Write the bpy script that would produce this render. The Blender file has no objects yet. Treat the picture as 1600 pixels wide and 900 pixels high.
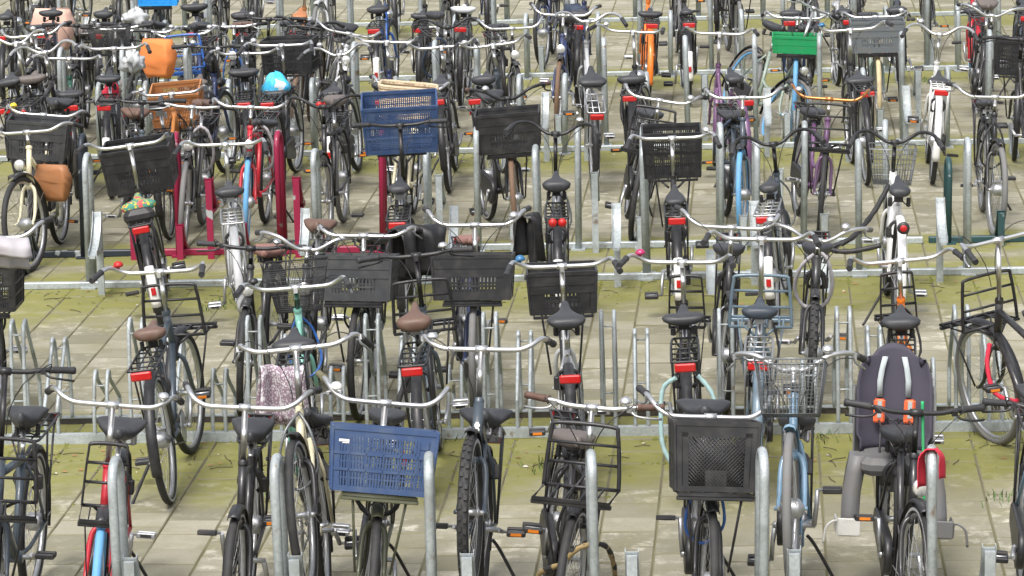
import bpy, math, random
from mathutils import Matrix, Vector
random.seed(7)
R = math.radians
SC = bpy.context.scene
COL = SC.collection

# ------------------------------------------------------------------ camera
FPX, PITCH, ROLL, CAMH = 5500.0, 11.2, 1.4, 4.7
cd = bpy.data.cameras.new('camera'); cam = bpy.data.objects.new('camera', cd); COL.objects.link(cam)
cd.sensor_width = 36.0; cd.lens = FPX / 1600 * 36; cd.clip_start = 0.5; cd.clip_end = 3000
CAMM = Matrix.Translation((0, 0, CAMH)) @ Matrix.Rotation(R(90 - PITCH), 4, 'X') @ Matrix.Rotation(R(-ROLL), 4, 'Z')
cam.matrix_world = CAMM
SC.camera = cam
CI = CAMM.inverted()
def proj(p):
    q = CI @ Vector(p)
    return 800 + FPX * q.x / -q.z, 450 - FPX * q.y / -q.z
def ray(u, v):
    return (CAMM.to_3x3() @ Vector(((u - 800) / FPX, -(v - 450) / FPX, -1)))
def onY(u, v, Y):
    d = ray(u, v); k = Y / d.y
    return Vector((d.x * k, Y, CAMH + d.z * k))
def onZ(u, v, z=0.0):
    d = ray(u, v); k = (z - CAMH) / d.z
    return Vector((d.x * k, d.y * k, z))

# ------------------------------------------------------------------ world, sun, exposure (bright overcast)
SUN_EL, SUN_AZ = 58, 200
w = bpy.data.worlds.new('World'); SC.world = w; w.use_nodes = True
nt = w.node_tree; bg = nt.nodes['Background']
sky = nt.nodes.new('ShaderNodeTexSky'); sky.sky_type = 'NISHITA'; sky.sun_disc = False
sky.sun_elevation = R(SUN_EL); sky.sun_rotation = R(SUN_AZ); sky.dust_density = 6.0; sky.air_density = 1.0; sky.ozone_density = 1.0
hs = nt.nodes.new('ShaderNodeHueSaturation'); hs.inputs['Saturation'].default_value = 0.38
nt.links.new(sky.outputs[0], hs.inputs['Color']); nt.links.new(hs.outputs[0], bg.inputs[0])
bg.inputs[1].default_value = 0.15
sd = bpy.data.lights.new('sun', 'SUN'); sd.energy = 1.3; sd.angle = R(12); sd.color = (1, .98, .95)
sun = bpy.data.objects.new('sun', sd); COL.objects.link(sun)
az = R(SUN_AZ)
sdir = Vector((math.sin(az) * math.cos(R(SUN_EL)), math.cos(az) * math.cos(R(SUN_EL)), math.sin(R(SUN_EL))))
sun.rotation_euler = sdir.to_track_quat('Z', 'Y').to_euler(); sun.location = (0, 0, 30)
SC.view_settings.view_transform = 'Standard'; SC.view_settings.look = 'None'
SC.view_settings.exposure = 0.66; SC.view_settings.gamma = 1

# ------------------------------------------------------------------ materials
MATS = {}
def nodes(m):
    m.use_nodes = True
    t = m.node_tree
    return t, t.nodes['Principled BSDF']
def N(t, kind, **kw):
    n = t.nodes.new(kind)
    for k, v in kw.items():
        if k.startswith('i_'): n.inputs[k[2:].replace('_', ' ')].default_value = v
        else: setattr(n, k, v)
    return n
def mth(t, op, a, b=None, clamp=False):
    n = t.nodes.new('ShaderNodeMath'); n.operation = op; n.use_clamp = clamp
    for i, x in enumerate((a, b)):
        if x is None: continue
        if isinstance(x, (int, float)): n.inputs[i].default_value = x
        else: t.links.new(x, n.inputs[i])
    return n.outputs[0]
def mixc(t, fac, a, b):
    n = t.nodes.new('ShaderNodeMix'); n.data_type = 'RGBA'
    for i, x in ((0, fac), (6, a), (7, b)):
        if isinstance(x, (int, float)): n.inputs[i].default_value = x
        elif isinstance(x, tuple): n.inputs[i].default_value = (*x, 1)
        else: t.links.new(x, n.inputs[i])
    return n.outputs[2]
def mat(name, col, rough=.45, metal=0.0, dirt=.3, dirtcol=(.16, .14, .11), scale=14, bump=0.0, coat=0.0, bscale=120):
    if name in MATS: return MATS[name]
    m = bpy.data.materials.new(name); t, p = nodes(m)
    geo = N(t, 'ShaderNodeNewGeometry')
    n1 = N(t, 'ShaderNodeTexNoise'); n1.inputs['Scale'].default_value = scale; n1.inputs['Detail'].default_value = 5
    t.links.new(geo.outputs['Position'], n1.inputs['Vector'])
    f = mth(t, 'MULTIPLY', mth(t, 'SUBTRACT', n1.outputs[0], .45, True), dirt * 4, True)
    t.links.new(mixc(t, f, col, dirtcol), p.inputs['Base Color'])
    t.links.new(mth(t, 'ADD', mth(t, 'MULTIPLY', n1.outputs[0], .25), rough - .1, True), p.inputs['Roughness'])
    p.inputs['Metallic'].default_value = metal
    p.inputs['Coat Weight'].default_value = coat
    if bump:
        n2 = N(t, 'ShaderNodeTexNoise'); n2.inputs['Scale'].default_value = bscale
        t.links.new(geo.outputs['Position'], n2.inputs['Vector'])
        b = N(t, 'ShaderNodeBump'); b.inputs['Strength'].default_value = bump; b.inputs['Distance'].default_value = .004
        t.links.new(n2.outputs[0], b.inputs['Height']); t.links.new(b.outputs[0], p.inputs['Normal'])
    MATS[name] = m
    return m
PAINT = dict(black=(.02, .02, .022), slate=(.05, .068, .088), red=(.48, .015, .03), olive=(.085, .09, .05), cream=(.68, .62, .43),
             silver=(.45, .46, .47), lightblue=(.2, .33, .46), mint=(.2, .46, .39), orange=(.8, .2, .02), purple=(.15, .07, .16),
             white=(.75, .75, .73), navy=(.025, .04, .11), blue=(.03, .12, .42), grey=(.13, .14, .15), green=(.02, .1, .07),
             maroon=(.2, .01, .035), sage=(.26, .32, .27), copper=(.5, .2, .06), steelblue=(.14, .2, .25), brown=(.12, .06, .035))
def paint(c): return mat('paint_' + c, PAINT[c], .34, 0, .16, scale=25, coat=.25)
chrome = mat('chrome', (.74, .74, .74), .32, .92, .12, (.4, .36, .3), scale=12)
alu = mat('aluminium', (.5, .51, .52), .42, .85, .25, (.22, .19, .16), scale=40)
blackmetal = mat('black_steel', (.018, .018, .02), .4, 0, .2, (.1, .09, .08), scale=30, coat=.05)
rubber = mat('black_rubber', (.022, .022, .023), .7, 0, .3, (.075, .07, .06), scale=20)
grip_m = mat('grip_rubber', (.03, .03, .033), .6, 0, .1)
sad_m = {'black': mat('saddle_black', (.035, .036, .04), .48, 0, .15, (.12, .12, .12), bump=.15),
         'brown': mat('saddle_brown', (.13, .075, .055), .5, 0, .2, bump=.1), 'tan': mat('saddle_tan', (.42, .16, .06), .5, 0, .15),
         'navy': mat('saddle_navy', (.035, .045, .06), .45, 0, .1, (.1, .1, .1)), 'pink': mat('saddle_dusty', (.24, .12, .1), .6, 0, .2),
         'taupe': mat('saddle_taupe', (.13, .11, .1), .55, 0, .2), 'white': mat('saddle_white', (.6, .62, .65), .5, 0, .2)}
TYRE = {'black': rubber, 'blue': mat('tyre_blue', (.12, .33, .58), .65, 0, .3, scale=12), 'grey': mat('tyre_grey', (.16, .16, .16), .75, 0, .3),
        'cream': mat('tyre_cream', (.55, .45, .27), .7, 0, .3), 'brown': mat('tyre_brown', (.15, .09, .055), .75, 0, .35), 'white': mat('tyre_white', (.55, .55, .52), .7, 0, .3)}
reflect = mat('reflective_stripe', (.42, .42, .42), .5, 0, .2)
redlens = mat('red_lens', (.45, .008, .008), .42, 0, .1, coat=0)
amber = mat('amber_lens', (.75, .22, .02), .25, 0, .1)
glass = mat('lamp_glass', (.8, .8, .78), .12, .5, .05, coat=.5)
whitep = mat('white_plastic', (.78, .77, .73), .4, 0, .2)
def galvanised():
    m = bpy.data.materials.new('galvanised_steel'); t, p = nodes(m)
    g = N(t, 'ShaderNodeNewGeometry')
    def nz(sc, d=6):
        n = N(t, 'ShaderNodeTexNoise'); n.inputs['Scale'].default_value = sc; n.inputs['Detail'].default_value = d; t.links.new(g.outputs['Position'], n.inputs['Vector']); return n.outputs[0]
    v = N(t, 'ShaderNodeTexVoronoi'); v.inputs['Scale'].default_value = 70; t.links.new(g.outputs['Position'], v.inputs['Vector'])
    sepc = N(t, 'ShaderNodeSeparateColor'); t.links.new(v.outputs['Color'], sepc.inputs[0])
    c = mixc(t, sepc.outputs[0], (.34, .38, .395), (.45, .485, .495))
    c = mixc(t, mth(t, 'MULTIPLY', mth(t, 'SUBTRACT', nz(5), .48, True), 3.5, True), c, (.2, .215, .205))
    c = mixc(t, mth(t, 'MULTIPLY', mth(t, 'SUBTRACT', nz(11, 9), .64, True), 9, True), c, (.17, .11, .06))
    t.links.new(c, p.inputs['Base Color']); p.inputs['Metallic'].default_value = .25
    t.links.new(mth(t, 'ADD', .35, mth(t, 'MULTIPLY', nz(20), .3)), p.inputs['Roughness'])
    return m
galv = galvanised()
PLAS = {'black': mat('crate_black', (.02, .02, .022), .42, 0, .4, (.07, .068, .062)), 'blue': mat('crate_blue', (.032, .066, .16), .5, 0, .4, (.1, .13, .18)),
        'green': mat('crate_green', (.01, .27, .09), .45, 0, .1), 'grey': mat('crate_grey', (.12, .135, .145), .5, 0, .35), 'bright': mat('crate_bright_blue', (.02, .3, .75), .45, 0, .05),
        'brown': mat('crate_brown', (.4, .17, .06), .55, 0, .2), 'dark': mat('crate_dark_grey', (.04, .042, .046), .5, 0, .4, (.1, .098, .09))}
wire_m = mat('wire_grey', (.16, .17, .175), .4, .5, .2)
wicker_m = mat('wicker', (.55, .44, .3), .7, 0, .4, (.25, .17, .1), scale=60)
clothM = {'orange': mat('cloth_orange', (.75, .23, .06), .8, 0, .1), 'black': mat('cloth_black', (.018, .018, .02), .5, 0, .1), 'red': mat('cloth_red', (.55, .02, .05), .8, 0, .1),
          'grey': mat('cloth_grey', (.4, .38, .4), .85, 0, .1), 'mint': mat('cloth_mint', (.3, .44, .44), .8, 0, .15), 'pinkish': mat('cloth_salmon', (.7, .45, .36), .8, 0, .1),
          'brown': mat('leather_brown', (.35, .15, .06), .55, 0, .2), 'darkblue': mat('cloth_navy', (.03, .045, .08), .7, 0, .1)}
def patmat(name, c1, c2, c3, scale):
    m = bpy.data.materials.new(name); t, p = nodes(m)
    geo = N(t, 'ShaderNodeTexCoord')
    v = N(t, 'ShaderNodeTexVoronoi'); v.inputs['Scale'].default_value = scale
    n = N(t, 'ShaderNodeTexNoise'); n.inputs['Scale'].default_value = scale * .6
    t.links.new(geo.outputs['Object'], v.inputs['Vector']); t.links.new(geo.outputs['Object'], n.inputs['Vector'])
    a = mixc(t, mth(t, 'GREATER_THAN', v.outputs['Distance'], .42), c1, c2)
    t.links.new(mixc(t, mth(t, 'GREATER_THAN', n.outputs[0], .6), a, c3), p.inputs['Base Color']); p.inputs['Roughness'].default_value = .75
    return m
floral = patmat('floral_print', (.5, .4, .04), (.05, .22, .16), (.5, .08, .08), 45)
lilac = patmat('lilac_print', (.52, .48, .5), (.25, .18, .22), (.58, .56, .57), 75)
bagblue = patmat('blue_plastic_film', (.05, .45, .75), (.1, .55, .85), (.65, .72, .75), 9)
bagwhite = mat('clear_plastic_film', (.55, .57, .58), .25, 0, .2, (.3, .3, .3))
def chipped(name, col):
    m = bpy.data.materials.new(name); t, p = nodes(m)
    g = N(t, 'ShaderNodeNewGeometry'); n = N(t, 'ShaderNodeTexNoise'); n.inputs['Scale'].default_value = 7; n.inputs['Detail'].default_value = 8
    t.links.new(g.outputs['Position'], n.inputs['Vector'])
    f = mth(t, 'MULTIPLY', mth(t, 'SUBTRACT', n.outputs[0], .63, True), 30, True)
    t.links.new(mixc(t, f, col, (.36, .38, .38)), p.inputs['Base Color']); p.inputs['Roughness'].default_value = .45
    return m
RACKM = {'galv': galv, 'red': chipped('maroon_rack_paint', (.26, .012, .05)), 'dark': chipped('navy_rack_paint', (.02, .028, .04)), 'green': chipped('green_rack_paint', (.02, .06, .065))}

# ------------------------------------------------------------------ mesh builder
def smooth(pts, k=5):
    pts = [Vector(p) for p in pts]; out = []
    for i in range(len(pts) - 1):
        p0 = pts[max(i - 1, 0)]; p1 = pts[i]; p2 = pts[i + 1]; p3 = pts[min(i + 2, len(pts) - 1)]
        for j in range(k):
            s = j / k
            out.append(.5 * ((2 * p1) + (p2 - p0) * s + (2 * p0 - 5 * p1 + 4 * p2 - p3) * s * s + (3 * p1 - p0 - 3 * p2 + p3) * s ** 3))
    out.append(pts[-1]); return out
class MB:
    def __init__(s): s.v = []; s.f = []; s.m = []; s.s = []
    def face(s, idx, m=0, sm=True): s.f.append(idx); s.m.append(m); s.s.append(sm)
    def tube(s, pts, r, n=8, m=0, closed=False, cap=True):
        pts = [Vector(p) for p in pts]; L = len(pts); base = len(s.v)
        rs = r if isinstance(r, (list, tuple)) else [r] * L
        up = None
        for i in range(L):
            a = pts[(i - 1) % L] if (closed or i > 0) else pts[i]; b = pts[(i + 1) % L] if (closed or i < L - 1) else pts[i]
            t = (b - a).normalized() if (b - a).length > 1e-9 else Vector((0, 0, 1))
            if up is None:
                up = Vector((1, 0, 0)) if abs(t.x) < .8 else Vector((0, 0, 1))
            x = (up - t * up.dot(t)).normalized(); up = x; y = t.cross(x)
            for k in range(n):
                an = 2 * math.pi * k / n
                s.v.append(pts[i] + (x * math.cos(an) + y * math.sin(an)) * rs[i])
        for i in range(L if closed else L - 1):
            for k in range(n):
                j = (i + 1) % L
                s.face((base + i * n + k, base + i * n + (k + 1) % n, base + j * n + (k + 1) % n, base + j * n + k), m)
        if cap and not closed:
            s.face(tuple(base + k for k in range(n))[::-1], m, False); s.face(tuple(base + (L - 1) * n + k for k in range(n)), m, False)
        return s
    def box(s, c, d, m=0, M=None):
        b = len(s.v)
        for x in (-.5, .5):
            for y in (-.5, .5):
                for z in (-.5, .5):
                    p = Vector((x * d[0], y * d[1], z * d[2]))
                    if M is not None: p = M @ p
                    s.v.append(p + Vector(c))
        for q in ((0, 1, 3, 2), (4, 6, 7, 5), (0, 4, 5, 1), (2, 3, 7, 6), (0, 2, 6, 4), (1, 5, 7, 3)):
            s.face(tuple(b + i for i in q), m, False)
        return s
    def rbox(s, c, d, ch, m=0):      # box with chamfered vertical and top edges
        x, y, z = d[0] / 2, d[1] / 2, d[2] / 2; b = len(s.v); rings = []
        for zz, ins in ((-z, ch * .6), (-z + ch, 0), (z - ch, 0), (z, ch * .8)):
            X, Y = x - ins, y - ins
            for px, py in ((X - ch, -Y), (X, -Y + ch), (X, Y - ch), (X - ch, Y), (-X + ch, Y), (-X, Y - ch), (-X, -Y + ch), (-X + ch, -Y)):
                s.v.append(Vector((px, py, zz)) + Vector(c))
        for r in range(3):
            for k in range(8): s.face((b + r * 8 + k, b + r * 8 + (k + 1) % 8, b + r * 8 + 8 + (k + 1) % 8, b + r * 8 + 8 + k), m, False)
        s.face(tuple(b + k for k in range(8))[::-1], m, False); s.face(tuple(b + 24 + k for k in range(8)), m, False)
        return s
    def lathe(s, prof, n=14, m=0, M=None):   # profile (r, h) about local Z
        b = len(s.v)
        for r, h in prof:
            for k in range(n):
                a = 2 * math.pi * k / n; p = Vector((r * math.cos(a), r * math.sin(a), h))
                s.v.append(M @ p if M is not None else p)
        for i in range(len(prof) - 1):
            for k in range(n): s.face((b + i * n + k, b + i * n + (k + 1) % n, b + (i + 1) * n + (k + 1) % n, b + (i + 1) * n + k), m)
        return s
    def sweep(s, prof, rings, m=0, closed_prof=True, closed=False, caps=True, mfun=None):  # rings: functions giving Vector for each profile point
        b = len(s.v); n = len(prof); L = len(rings)
        for fn in rings:
            for p in prof: s.v.append(Vector(fn(p)))
        for i in range(L if closed else L - 1):
            for k in range(n if closed_prof else n - 1):
                j = (i + 1) % L; kk = (k + 1) % n
                s.face((b + i * n + k, b + i * n + kk, b + j * n + kk, b + j * n + k), mfun(k) if mfun else m)
        if caps and closed_prof and not closed:
            s.face(tuple(b + k for k in range(n))[::-1], m, False); s.face(tuple(b + (L - 1) * n + k for k in range(n)), m, False)
        return s
    def ring(s, prof, R0, n=40, m=0, mfun=None, a0=0, a1=None):   # profile (dx, dr) round the X axis
        full = a1 is None; a1 = a1 if a1 is not None else 2 * math.pi
        cnt = n if full else n + 1
        fns = []
        for i in range(cnt):
            a = a0 + (a1 - a0) * i / n
            fns.append(lambda p, a=a: (p[0], (R0 + p[1]) * math.cos(a), (R0 + p[1]) * math.sin(a)))
        return s.sweep(prof, fns, m, True, full, True, mfun)
    def mesh(s, name, mats):
        me = bpy.data.meshes.new(name); me.from_pydata([tuple(v) for v in s.v], [], s.f)
        me.polygons.foreach_set('use_smooth', s.s); me.polygons.foreach_set('material_index', s.m)
        for mm in mats: me.materials.append(mm)
        me.update(); return me
CACHE = {}
def part(name, key, fn, mats, parent, M=None, label=None):
    mats = mats if isinstance(mats, (list, tuple)) else [mats]
    k = (key, tuple(m.name for m in mats))
    if k not in CACHE:
        b = fn(); CACHE[k] = b.mesh(str(name), mats)
    o = bpy.data.objects.new(name, CACHE[k]); COL.objects.link(o)
    if parent is not None: o.parent = parent
    if M is not None: o.matrix_basis = M
    if label: o['label'] = label
    return o
def empty(name, M=None):
    o = bpy.data.objects.new(name, None); o.empty_display_size = .1; COL.objects.link(o)
    if M is not None: o.matrix_basis = M
    return o
T = Matrix.Translation
def RX(a): return Matrix.Rotation(R(a), 4, 'X')
def RY(a): return Matrix.Rotation(R(a), 4, 'Y')
def RZ(a): return Matrix.Rotation(R(a), 4, 'Z')

# ------------------------------------------------------------------ rows (rack lines are turned a little against the view)
RACKANG, TILEANG = -2.6, -4.2
def rowY(Yc, x): return Yc + math.tan(R(RACKANG)) * x
AX = dict(R0F=15.1, R1B=19.02, R1F=19.78, R2B=23.25, R2F=25.25, R3B=28.7, R3F=30.35, R4B=33.3, R4F=34.95, R5B=37.8)
BEAMS = [14.72, 19.3, 23.85, 25.0, 29.55, 34.2, 38.6]

# ------------------------------------------------------------------ ground: soil sheet, concrete pavers
def ground_mats():
    m = bpy.data.materials.new('joint_soil'); t, p = nodes(m)
    g = N(t, 'ShaderNodeNewGeometry'); n = N(t, 'ShaderNodeTexNoise'); n.inputs['Scale'].default_value = 3; n.inputs['Detail'].default_value = 8
    t.links.new(g.outputs['Position'], n.inputs['Vector'])
    t.links.new(mixc(t, n.outputs[0], (.125, .115, .06), (.17, .165, .065)), p.inputs['Base Color']); p.inputs['Roughness'].default_value = .95
    m2 = bpy.data.materials.new('concrete_paver'); t, p = nodes(m2)
    g = N(t, 'ShaderNodeNewGeometry'); oi = N(t, 'ShaderNodeObjectInfo')
    rnd = mth(t, 'FRACT', mth(t, 'ADD', oi.outputs['Random'], g.outputs['Random Per Island']))
    rnd2 = mth(t, 'FRACT', mth(t, 'MULTIPLY', rnd, 7.31))
    def noise(sc, det=6, rough=.6, sx=1.0):
        n = N(t, 'ShaderNodeTexNoise'); n.inputs['Scale'].default_value = sc; n.inputs['Detail'].default_value = det; n.inputs['Roughness'].default_value = rough
        mp = N(t, 'ShaderNodeMapping'); mp.inputs['Scale'].default_value = (sx, 1, 1)
        t.links.new(g.outputs['Position'], mp.inputs['Vector']); t.links.new(mp.outputs[0], n.inputs['Vector']); return n.outputs[0]
    base = mixc(t, rnd, (.185, .175, .122), (.315, .296, .228))
    stain = mth(t, 'MULTIPLY', mth(t, 'SUBTRACT', noise(2.2), .44, True), 4.5, True)
    base = mixc(t, mth(t, 'MULTIPLY', stain, .7), base, (.185, .172, .1))
    pale = mth(t, 'MULTIPLY', mth(t, 'SUBTRACT', noise(9, 7, .7), .5, True), 7, True)
    base = mixc(t, mth(t, 'MULTIPLY', pale, mth(t, 'ADD', mth(t, 'MULTIPLY', mth(t, 'MULTIPLY', rnd2, rnd2), .7), .03)), base, (.58, .55, .46))
    speck = mth(t, 'MULTIPLY', mth(t, 'SUBTRACT', noise(60, 3), .56, True), 5, True)
    base = mixc(t, mth(t, 'MULTIPLY', speck, .4), base, (.12, .11, .07))
    # moss grows in a band along the near side of every rack
    sp = N(t, 'ShaderNodeSeparateXYZ'); t.links.new(g.outputs['Position'], sp.inputs[0])
    tc = mth(t, 'ADD', sp.outputs[1], mth(t, 'MULTIPLY', sp.outputs[0], -math.tan(R(RACKANG))))
    acc = None
    for Yb, wd in ((19.5, 2.4), (23.95, 2.0), (25.0, .5), (29.65, 1.9), (34.3, 1.6), (38.7, 1.6)):
        dlt = mth(t, 'SUBTRACT', Yb, tc)                      # >0 nearer than rack
        a = mth(t, 'SUBTRACT', 1.0, mth(t, 'DIVIDE', dlt, wd), True)
        bb = mth(t, 'ADD', 1.0, mth(t, 'DIVIDE', dlt, .75), True)
        k = mth(t, 'MULTIPLY', a, bb)
        acc = k if acc is None else mth(t, 'MAXIMUM', acc, k)
    mn = noise(1.6, 8, .65)
    moss = mth(t, 'MULTIPLY', mth(t, 'SUBTRACT', mth(t, 'ADD', acc, mth(t, 'MULTIPLY', mn, 1.1)), .78, True), 3.0, True)
    moss = mth(t, 'MULTIPLY', moss, mth(t, 'ADD', .55, mth(t, 'MULTIPLY', noise(14, 6), .7)), True)
    mosscol = mixc(t, noise(5), (.135, .14, .022), (.235, .225, .05))
    base = mixc(t, mth(t, 'MULTIPLY', moss, .93), base, mosscol)
    t.links.new(base, p.inputs['Base Color']); p.inputs['Roughness'].default_value = .9
    bp = N(t, 'ShaderNodeBump'); bp.inputs['Strength'].default_value = .5; bp.inputs['Distance'].default_value = .006
    t.links.new(noise(45, 8, .7), bp.inputs['Height']); t.links.new(bp.outputs[0], p.inputs['Normal'])
    return m, m2
soil_m, paver_m = ground_mats()
edge_m = mat('paver_edge_grime', (.19, .175, .115), .95, 0, .5, (.17, .168, .075), scale=3)
gb = MB(); gb.v = [Vector(p) for p in ((-400, -100, -.012), (400, -100, -.012), (400, 900, -.012), (-400, 900, -.012))]; gb.face((0, 1, 2, 3))
ground = part('ground', 'ground', lambda: gb, soil_m, None); ground['kind'] = 'structure'
pave = part('pavement', 'pavebed', lambda: MB().box((0, 28, -.016), (30, 44, .06)), soil_m, None); pave['kind'] = 'structure'
TS, GAP = .282, .0045
def paver_mesh(b, M):
    h = (TS - GAP) / 2; ch = .005; o = len(b.v)
    for z, e in ((-.03, h), (-ch, h), (0, h - .0065)):
        for x, y in ((-e, -e), (e, -e), (e, e), (-e, e)): b.v.append(M @ Vector((x, y, z)))
    for r in range(2):
        for k in range(4): b.face((o + r * 4 + k, o + r * 4 + (k + 1) % 4, o + r * 4 + 4 + (k + 1) % 4, o + r * 4 + 4 + k), 1, False)
    b.face((o + 8, o + 9, o + 10, o + 11), 0, False)
tiles = []
TM = RZ(TILEANG)
for i in range(-62, 46):
    for j in range(40, 190):
        c = TM @ Vector(((i + .5) * TS, (j + (.5 if i % 2 else 0)) * TS, 0))
        if not (13.0 < c.y < 50): continue
        u, v = proj(c)
        if -260 < u < 1860 and v < 1250:
            tiles.append((v if (-20 < u < 1620 and v < 915) else -v - 5000, c))
tiles.sort(key=lambda q: -q[0])
field = MB()
for n_, (vv, c) in enumerate(tiles):
    M = T((c.x, c.y, .022 + random.uniform(-.0025, .0025))) @ TM @ RX(random.gauss(0, .45)) @ RY(random.gauss(0, .45)) @ RZ(random.gauss(0, .25))
    if n_ < 300:
        def fn():
            b = MB(); paver_mesh(b, Matrix.Identity(4)); return b
        part('paver', 'paver', fn, [paver_m, edge_m], pave, M)
    else: paver_mesh(field, M)
pf = part('paver_field', 'pfield', lambda: field, [paver_m, edge_m], pave); pf['kind'] = 'stuff'
Z0 = .022   # top of the paving

# ------------------------------------------------------------------ bicycle geometry (forward +Y, origin under the rear axle on the ground)
RWc, FWc, BBc = Vector((0, 0, .345)), Vector((0, 1.09, .345)), Vector((0, .47, .30))
HB, HT = Vector((0, .925, .62)), Vector((0, .85, .86))
SAX = (HT - HB).normalized()
def m_tyre(fat):
    def fn():
        b = MB(); r = .027 if fat else .021; R0 = .345 - r
        prof = [(r * math.cos(a), r * math.sin(a)) for a in [2 * math.pi * (k + .5) / 10 for k in range(10)]]
        b.ring(prof, R0, 44, mfun=lambda k: 1 if k in (9, 4) else 0)
        if fat:
            for i in range(44):
                a = 2 * math.pi * i / 44
                for x in (-.011, .011):
                    b.box((x, (R0 + r) * math.cos(a + x * 8), (R0 + r) * math.sin(a + x * 8)), (.014, .008, .022), 0, RX(math.degrees(a)).to_3x3() @ RY(0).to_3x3())
        return b
    return fn
def m_rim():
    b = MB(); b.ring([(-.012, .008), (.012, .008), (.011, -.008), (.004, -.014), (-.004, -.014), (-.011, -.008)], .306, 44)
    M = RY(90)
    b.lathe([(.004, -.062), (.011, -.06), (.011, -.05), (.013, -.04), (.024, -.036), (.024, -.031), (.014, -.026), (.014, .026), (.024, .031), (.024, .036), (.013, .04), (.011, .05), (.011, .06), (.004, .062)], 10, 0, M)
    return b
def m_drumhub():
    b = MB(); b.lathe([(.004, -.065), (.012, -.06), (.042, -.04), (.045, -.03), (.045, .02), (.03, .03), (.012, .05), (.004, .065)], 14, 0, RY(90)); return b
def m_spokes():
    b = MB()
    for i in range(32):
        a = 2 * math.pi * i / 32; sd = 1 if i % 2 else -1; off = .5 if (i // 2) % 2 else -.5
        b.tube([(sd * .03, .022 * math.cos(a + off), .022 * math.sin(a + off)), (0, .297 * math.cos(a), .297 * math.sin(a))], .0012, 3, cap=False)
    return b
def m_guard(a0, a1, R0=.372, wd=.029):
    def fn():
        b = MB(); pts = [(-wd, -.016), (-wd * .75, -.002), (0, .004), (wd * .75, -.002), (wd, -.016)]
        prof = pts + [(x * .94, r - .003) for x, r in pts[::-1]]
        b.ring(prof, R0, 22, a0=R(a0), a1=R(a1))
        for sx in (-1, 1):
            for a in (a1 - 12, a1 - 45):
                b.tube([(sx * .055, 0, 0), (sx * wd, (R0 - .012) * math.cos(R(a)), (R0 - .012) * math.sin(R(a)))], .0025, 4, 1)
        return b
    return fn
def m_patch(a0, a1):
    def fn():
        b = MB(); wd = .031; pts = [(-wd, -.016), (-wd * .75, 0), (0, .007), (wd * .75, 0), (wd, -.016)]
        b.ring(pts + [(x * .93, r - .002) for x, r in pts[::-1]], .373, 8, a0=R(a0), a1=R(a1)); return b
    return fn
def m_frame(style, thick=1.0):
    def fn():
        b = MB(); k = thick
        b.tube([HB - SAX * .01, HT + SAX * .005], .0195 * min(k, 1.25), 10)
        b.lathe([(.023, -.012), (.025, 0), (.022, .012)], 12, 0, T(HT) @ SAX.to_track_quat('Z', 'Y').to_matrix().to_4x4())
        top = Vector((0, .285, .74))
        b.tube([BBc, top], .0165 * min(k, 1.2), 9)
        b.tube([(-.037, BBc.y, BBc.z), (.037, BBc.y, BBc.z)], .024 * k, 10)
        if style == 'oma':
            b.tube(smooth([(0, .905, .67), (0, .83, .50), (0, .70, .365), (0, .58, .315), BBc], 5), .0185 * k, 9)
            b.tube(smooth([(0, .865, .80), (0, .79, .61), (0, .67, .49), (0, .53, .46), (0, .385, .49)], 5), .0145 * k, 8)
        elif style == 'diamond':
            b.tube([(0, .868, .80), (0, .30, .725)], .0165 * k, 9); b.tube([(0, .905, .67), BBc], .0185 * k, 9)
        else:
            b.tube([(0, .868, .80), (0, .37, .52)], .0165 * k, 9); b.tube([(0, .905, .67), BBc], .0185 * k, 9)
        for s in (-1, 1):
            b.tube([(s * .02, .45, .30), (s * .045, .33, .31), (s * .06, 0, .345)], .0105, 7)
            b.tube([(s * .016, .275, .70), (s * .045, .2, .60), (s * .06, 0, .345)], .0085, 7)
            b.box((s * .06, -.005, .345), (.006, .04, .035))
        return b
    return fn
def m_fork():
    b = MB(); b.tube([HB - SAX * .05, HB], .021, 10)
    for s in (-1, 1):
        b.tube(smooth([(s * .012, .935, .60), (s * .04, .945, .575), (s * .052, .965, .52), (s * .056, 1.01, .42), (s * .058, 1.05, .37), (s * .058, 1.09, .345)], 3), [.013] * 10 + [.0105] * 6, 8)
        b.tube([(s * .05, 1.09, .345), (s * .074, 1.09, .345)], .009, 6)
    return b
def m_stem():       # unit tube along +Z, scaled
    return MB().tube([(0, 0, 0), (0, 0, 1)], .0135, 10)
BARS = {'oma': [(0, 0, 0), (.12, 0, 0), (.18, -.002, .004), (.225, -.018, .022), (.255, -.055, .042), (.272, -.11, .046), (.283, -.165, .036)],
        'flat': [(0, 0, 0), (.1, 0, .002), (.17, -.01, .012), (.23, -.03, .014), (.29, -.055, .012)],
        'rise': [(0, 0, -.01), (.05, .01, -.008), (.1, .02, .02), (.155, .015, .055), (.21, -.02, .062), (.255, -.08, .05), (.28, -.15, .025)]}
GRIP = {'oma': ((.283, -.165, .036), (.305, -.285, .008)), 'flat': ((.2, -.02, .0135), (.315, -.068, .01)), 'rise': ((.275, -.135, .03), (.305, -.255, -.01))}
def m_bar(st):
    def fn():
        b = MB(); h = smooth(BARS[st], 4); p = [Vector((-q.x, q.y, q.z)) for q in h[:0:-1]] + h
        b.tube(p, .0117, 9); b.tube([(-.028, 0, BARS[st][0][2]), (.028, 0, BARS[st][0][2])], .0185, 10)
        b.box((0, -.02, BARS[st][0][2] - .012), (.022, .03, .03)); return b
    return fn
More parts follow.
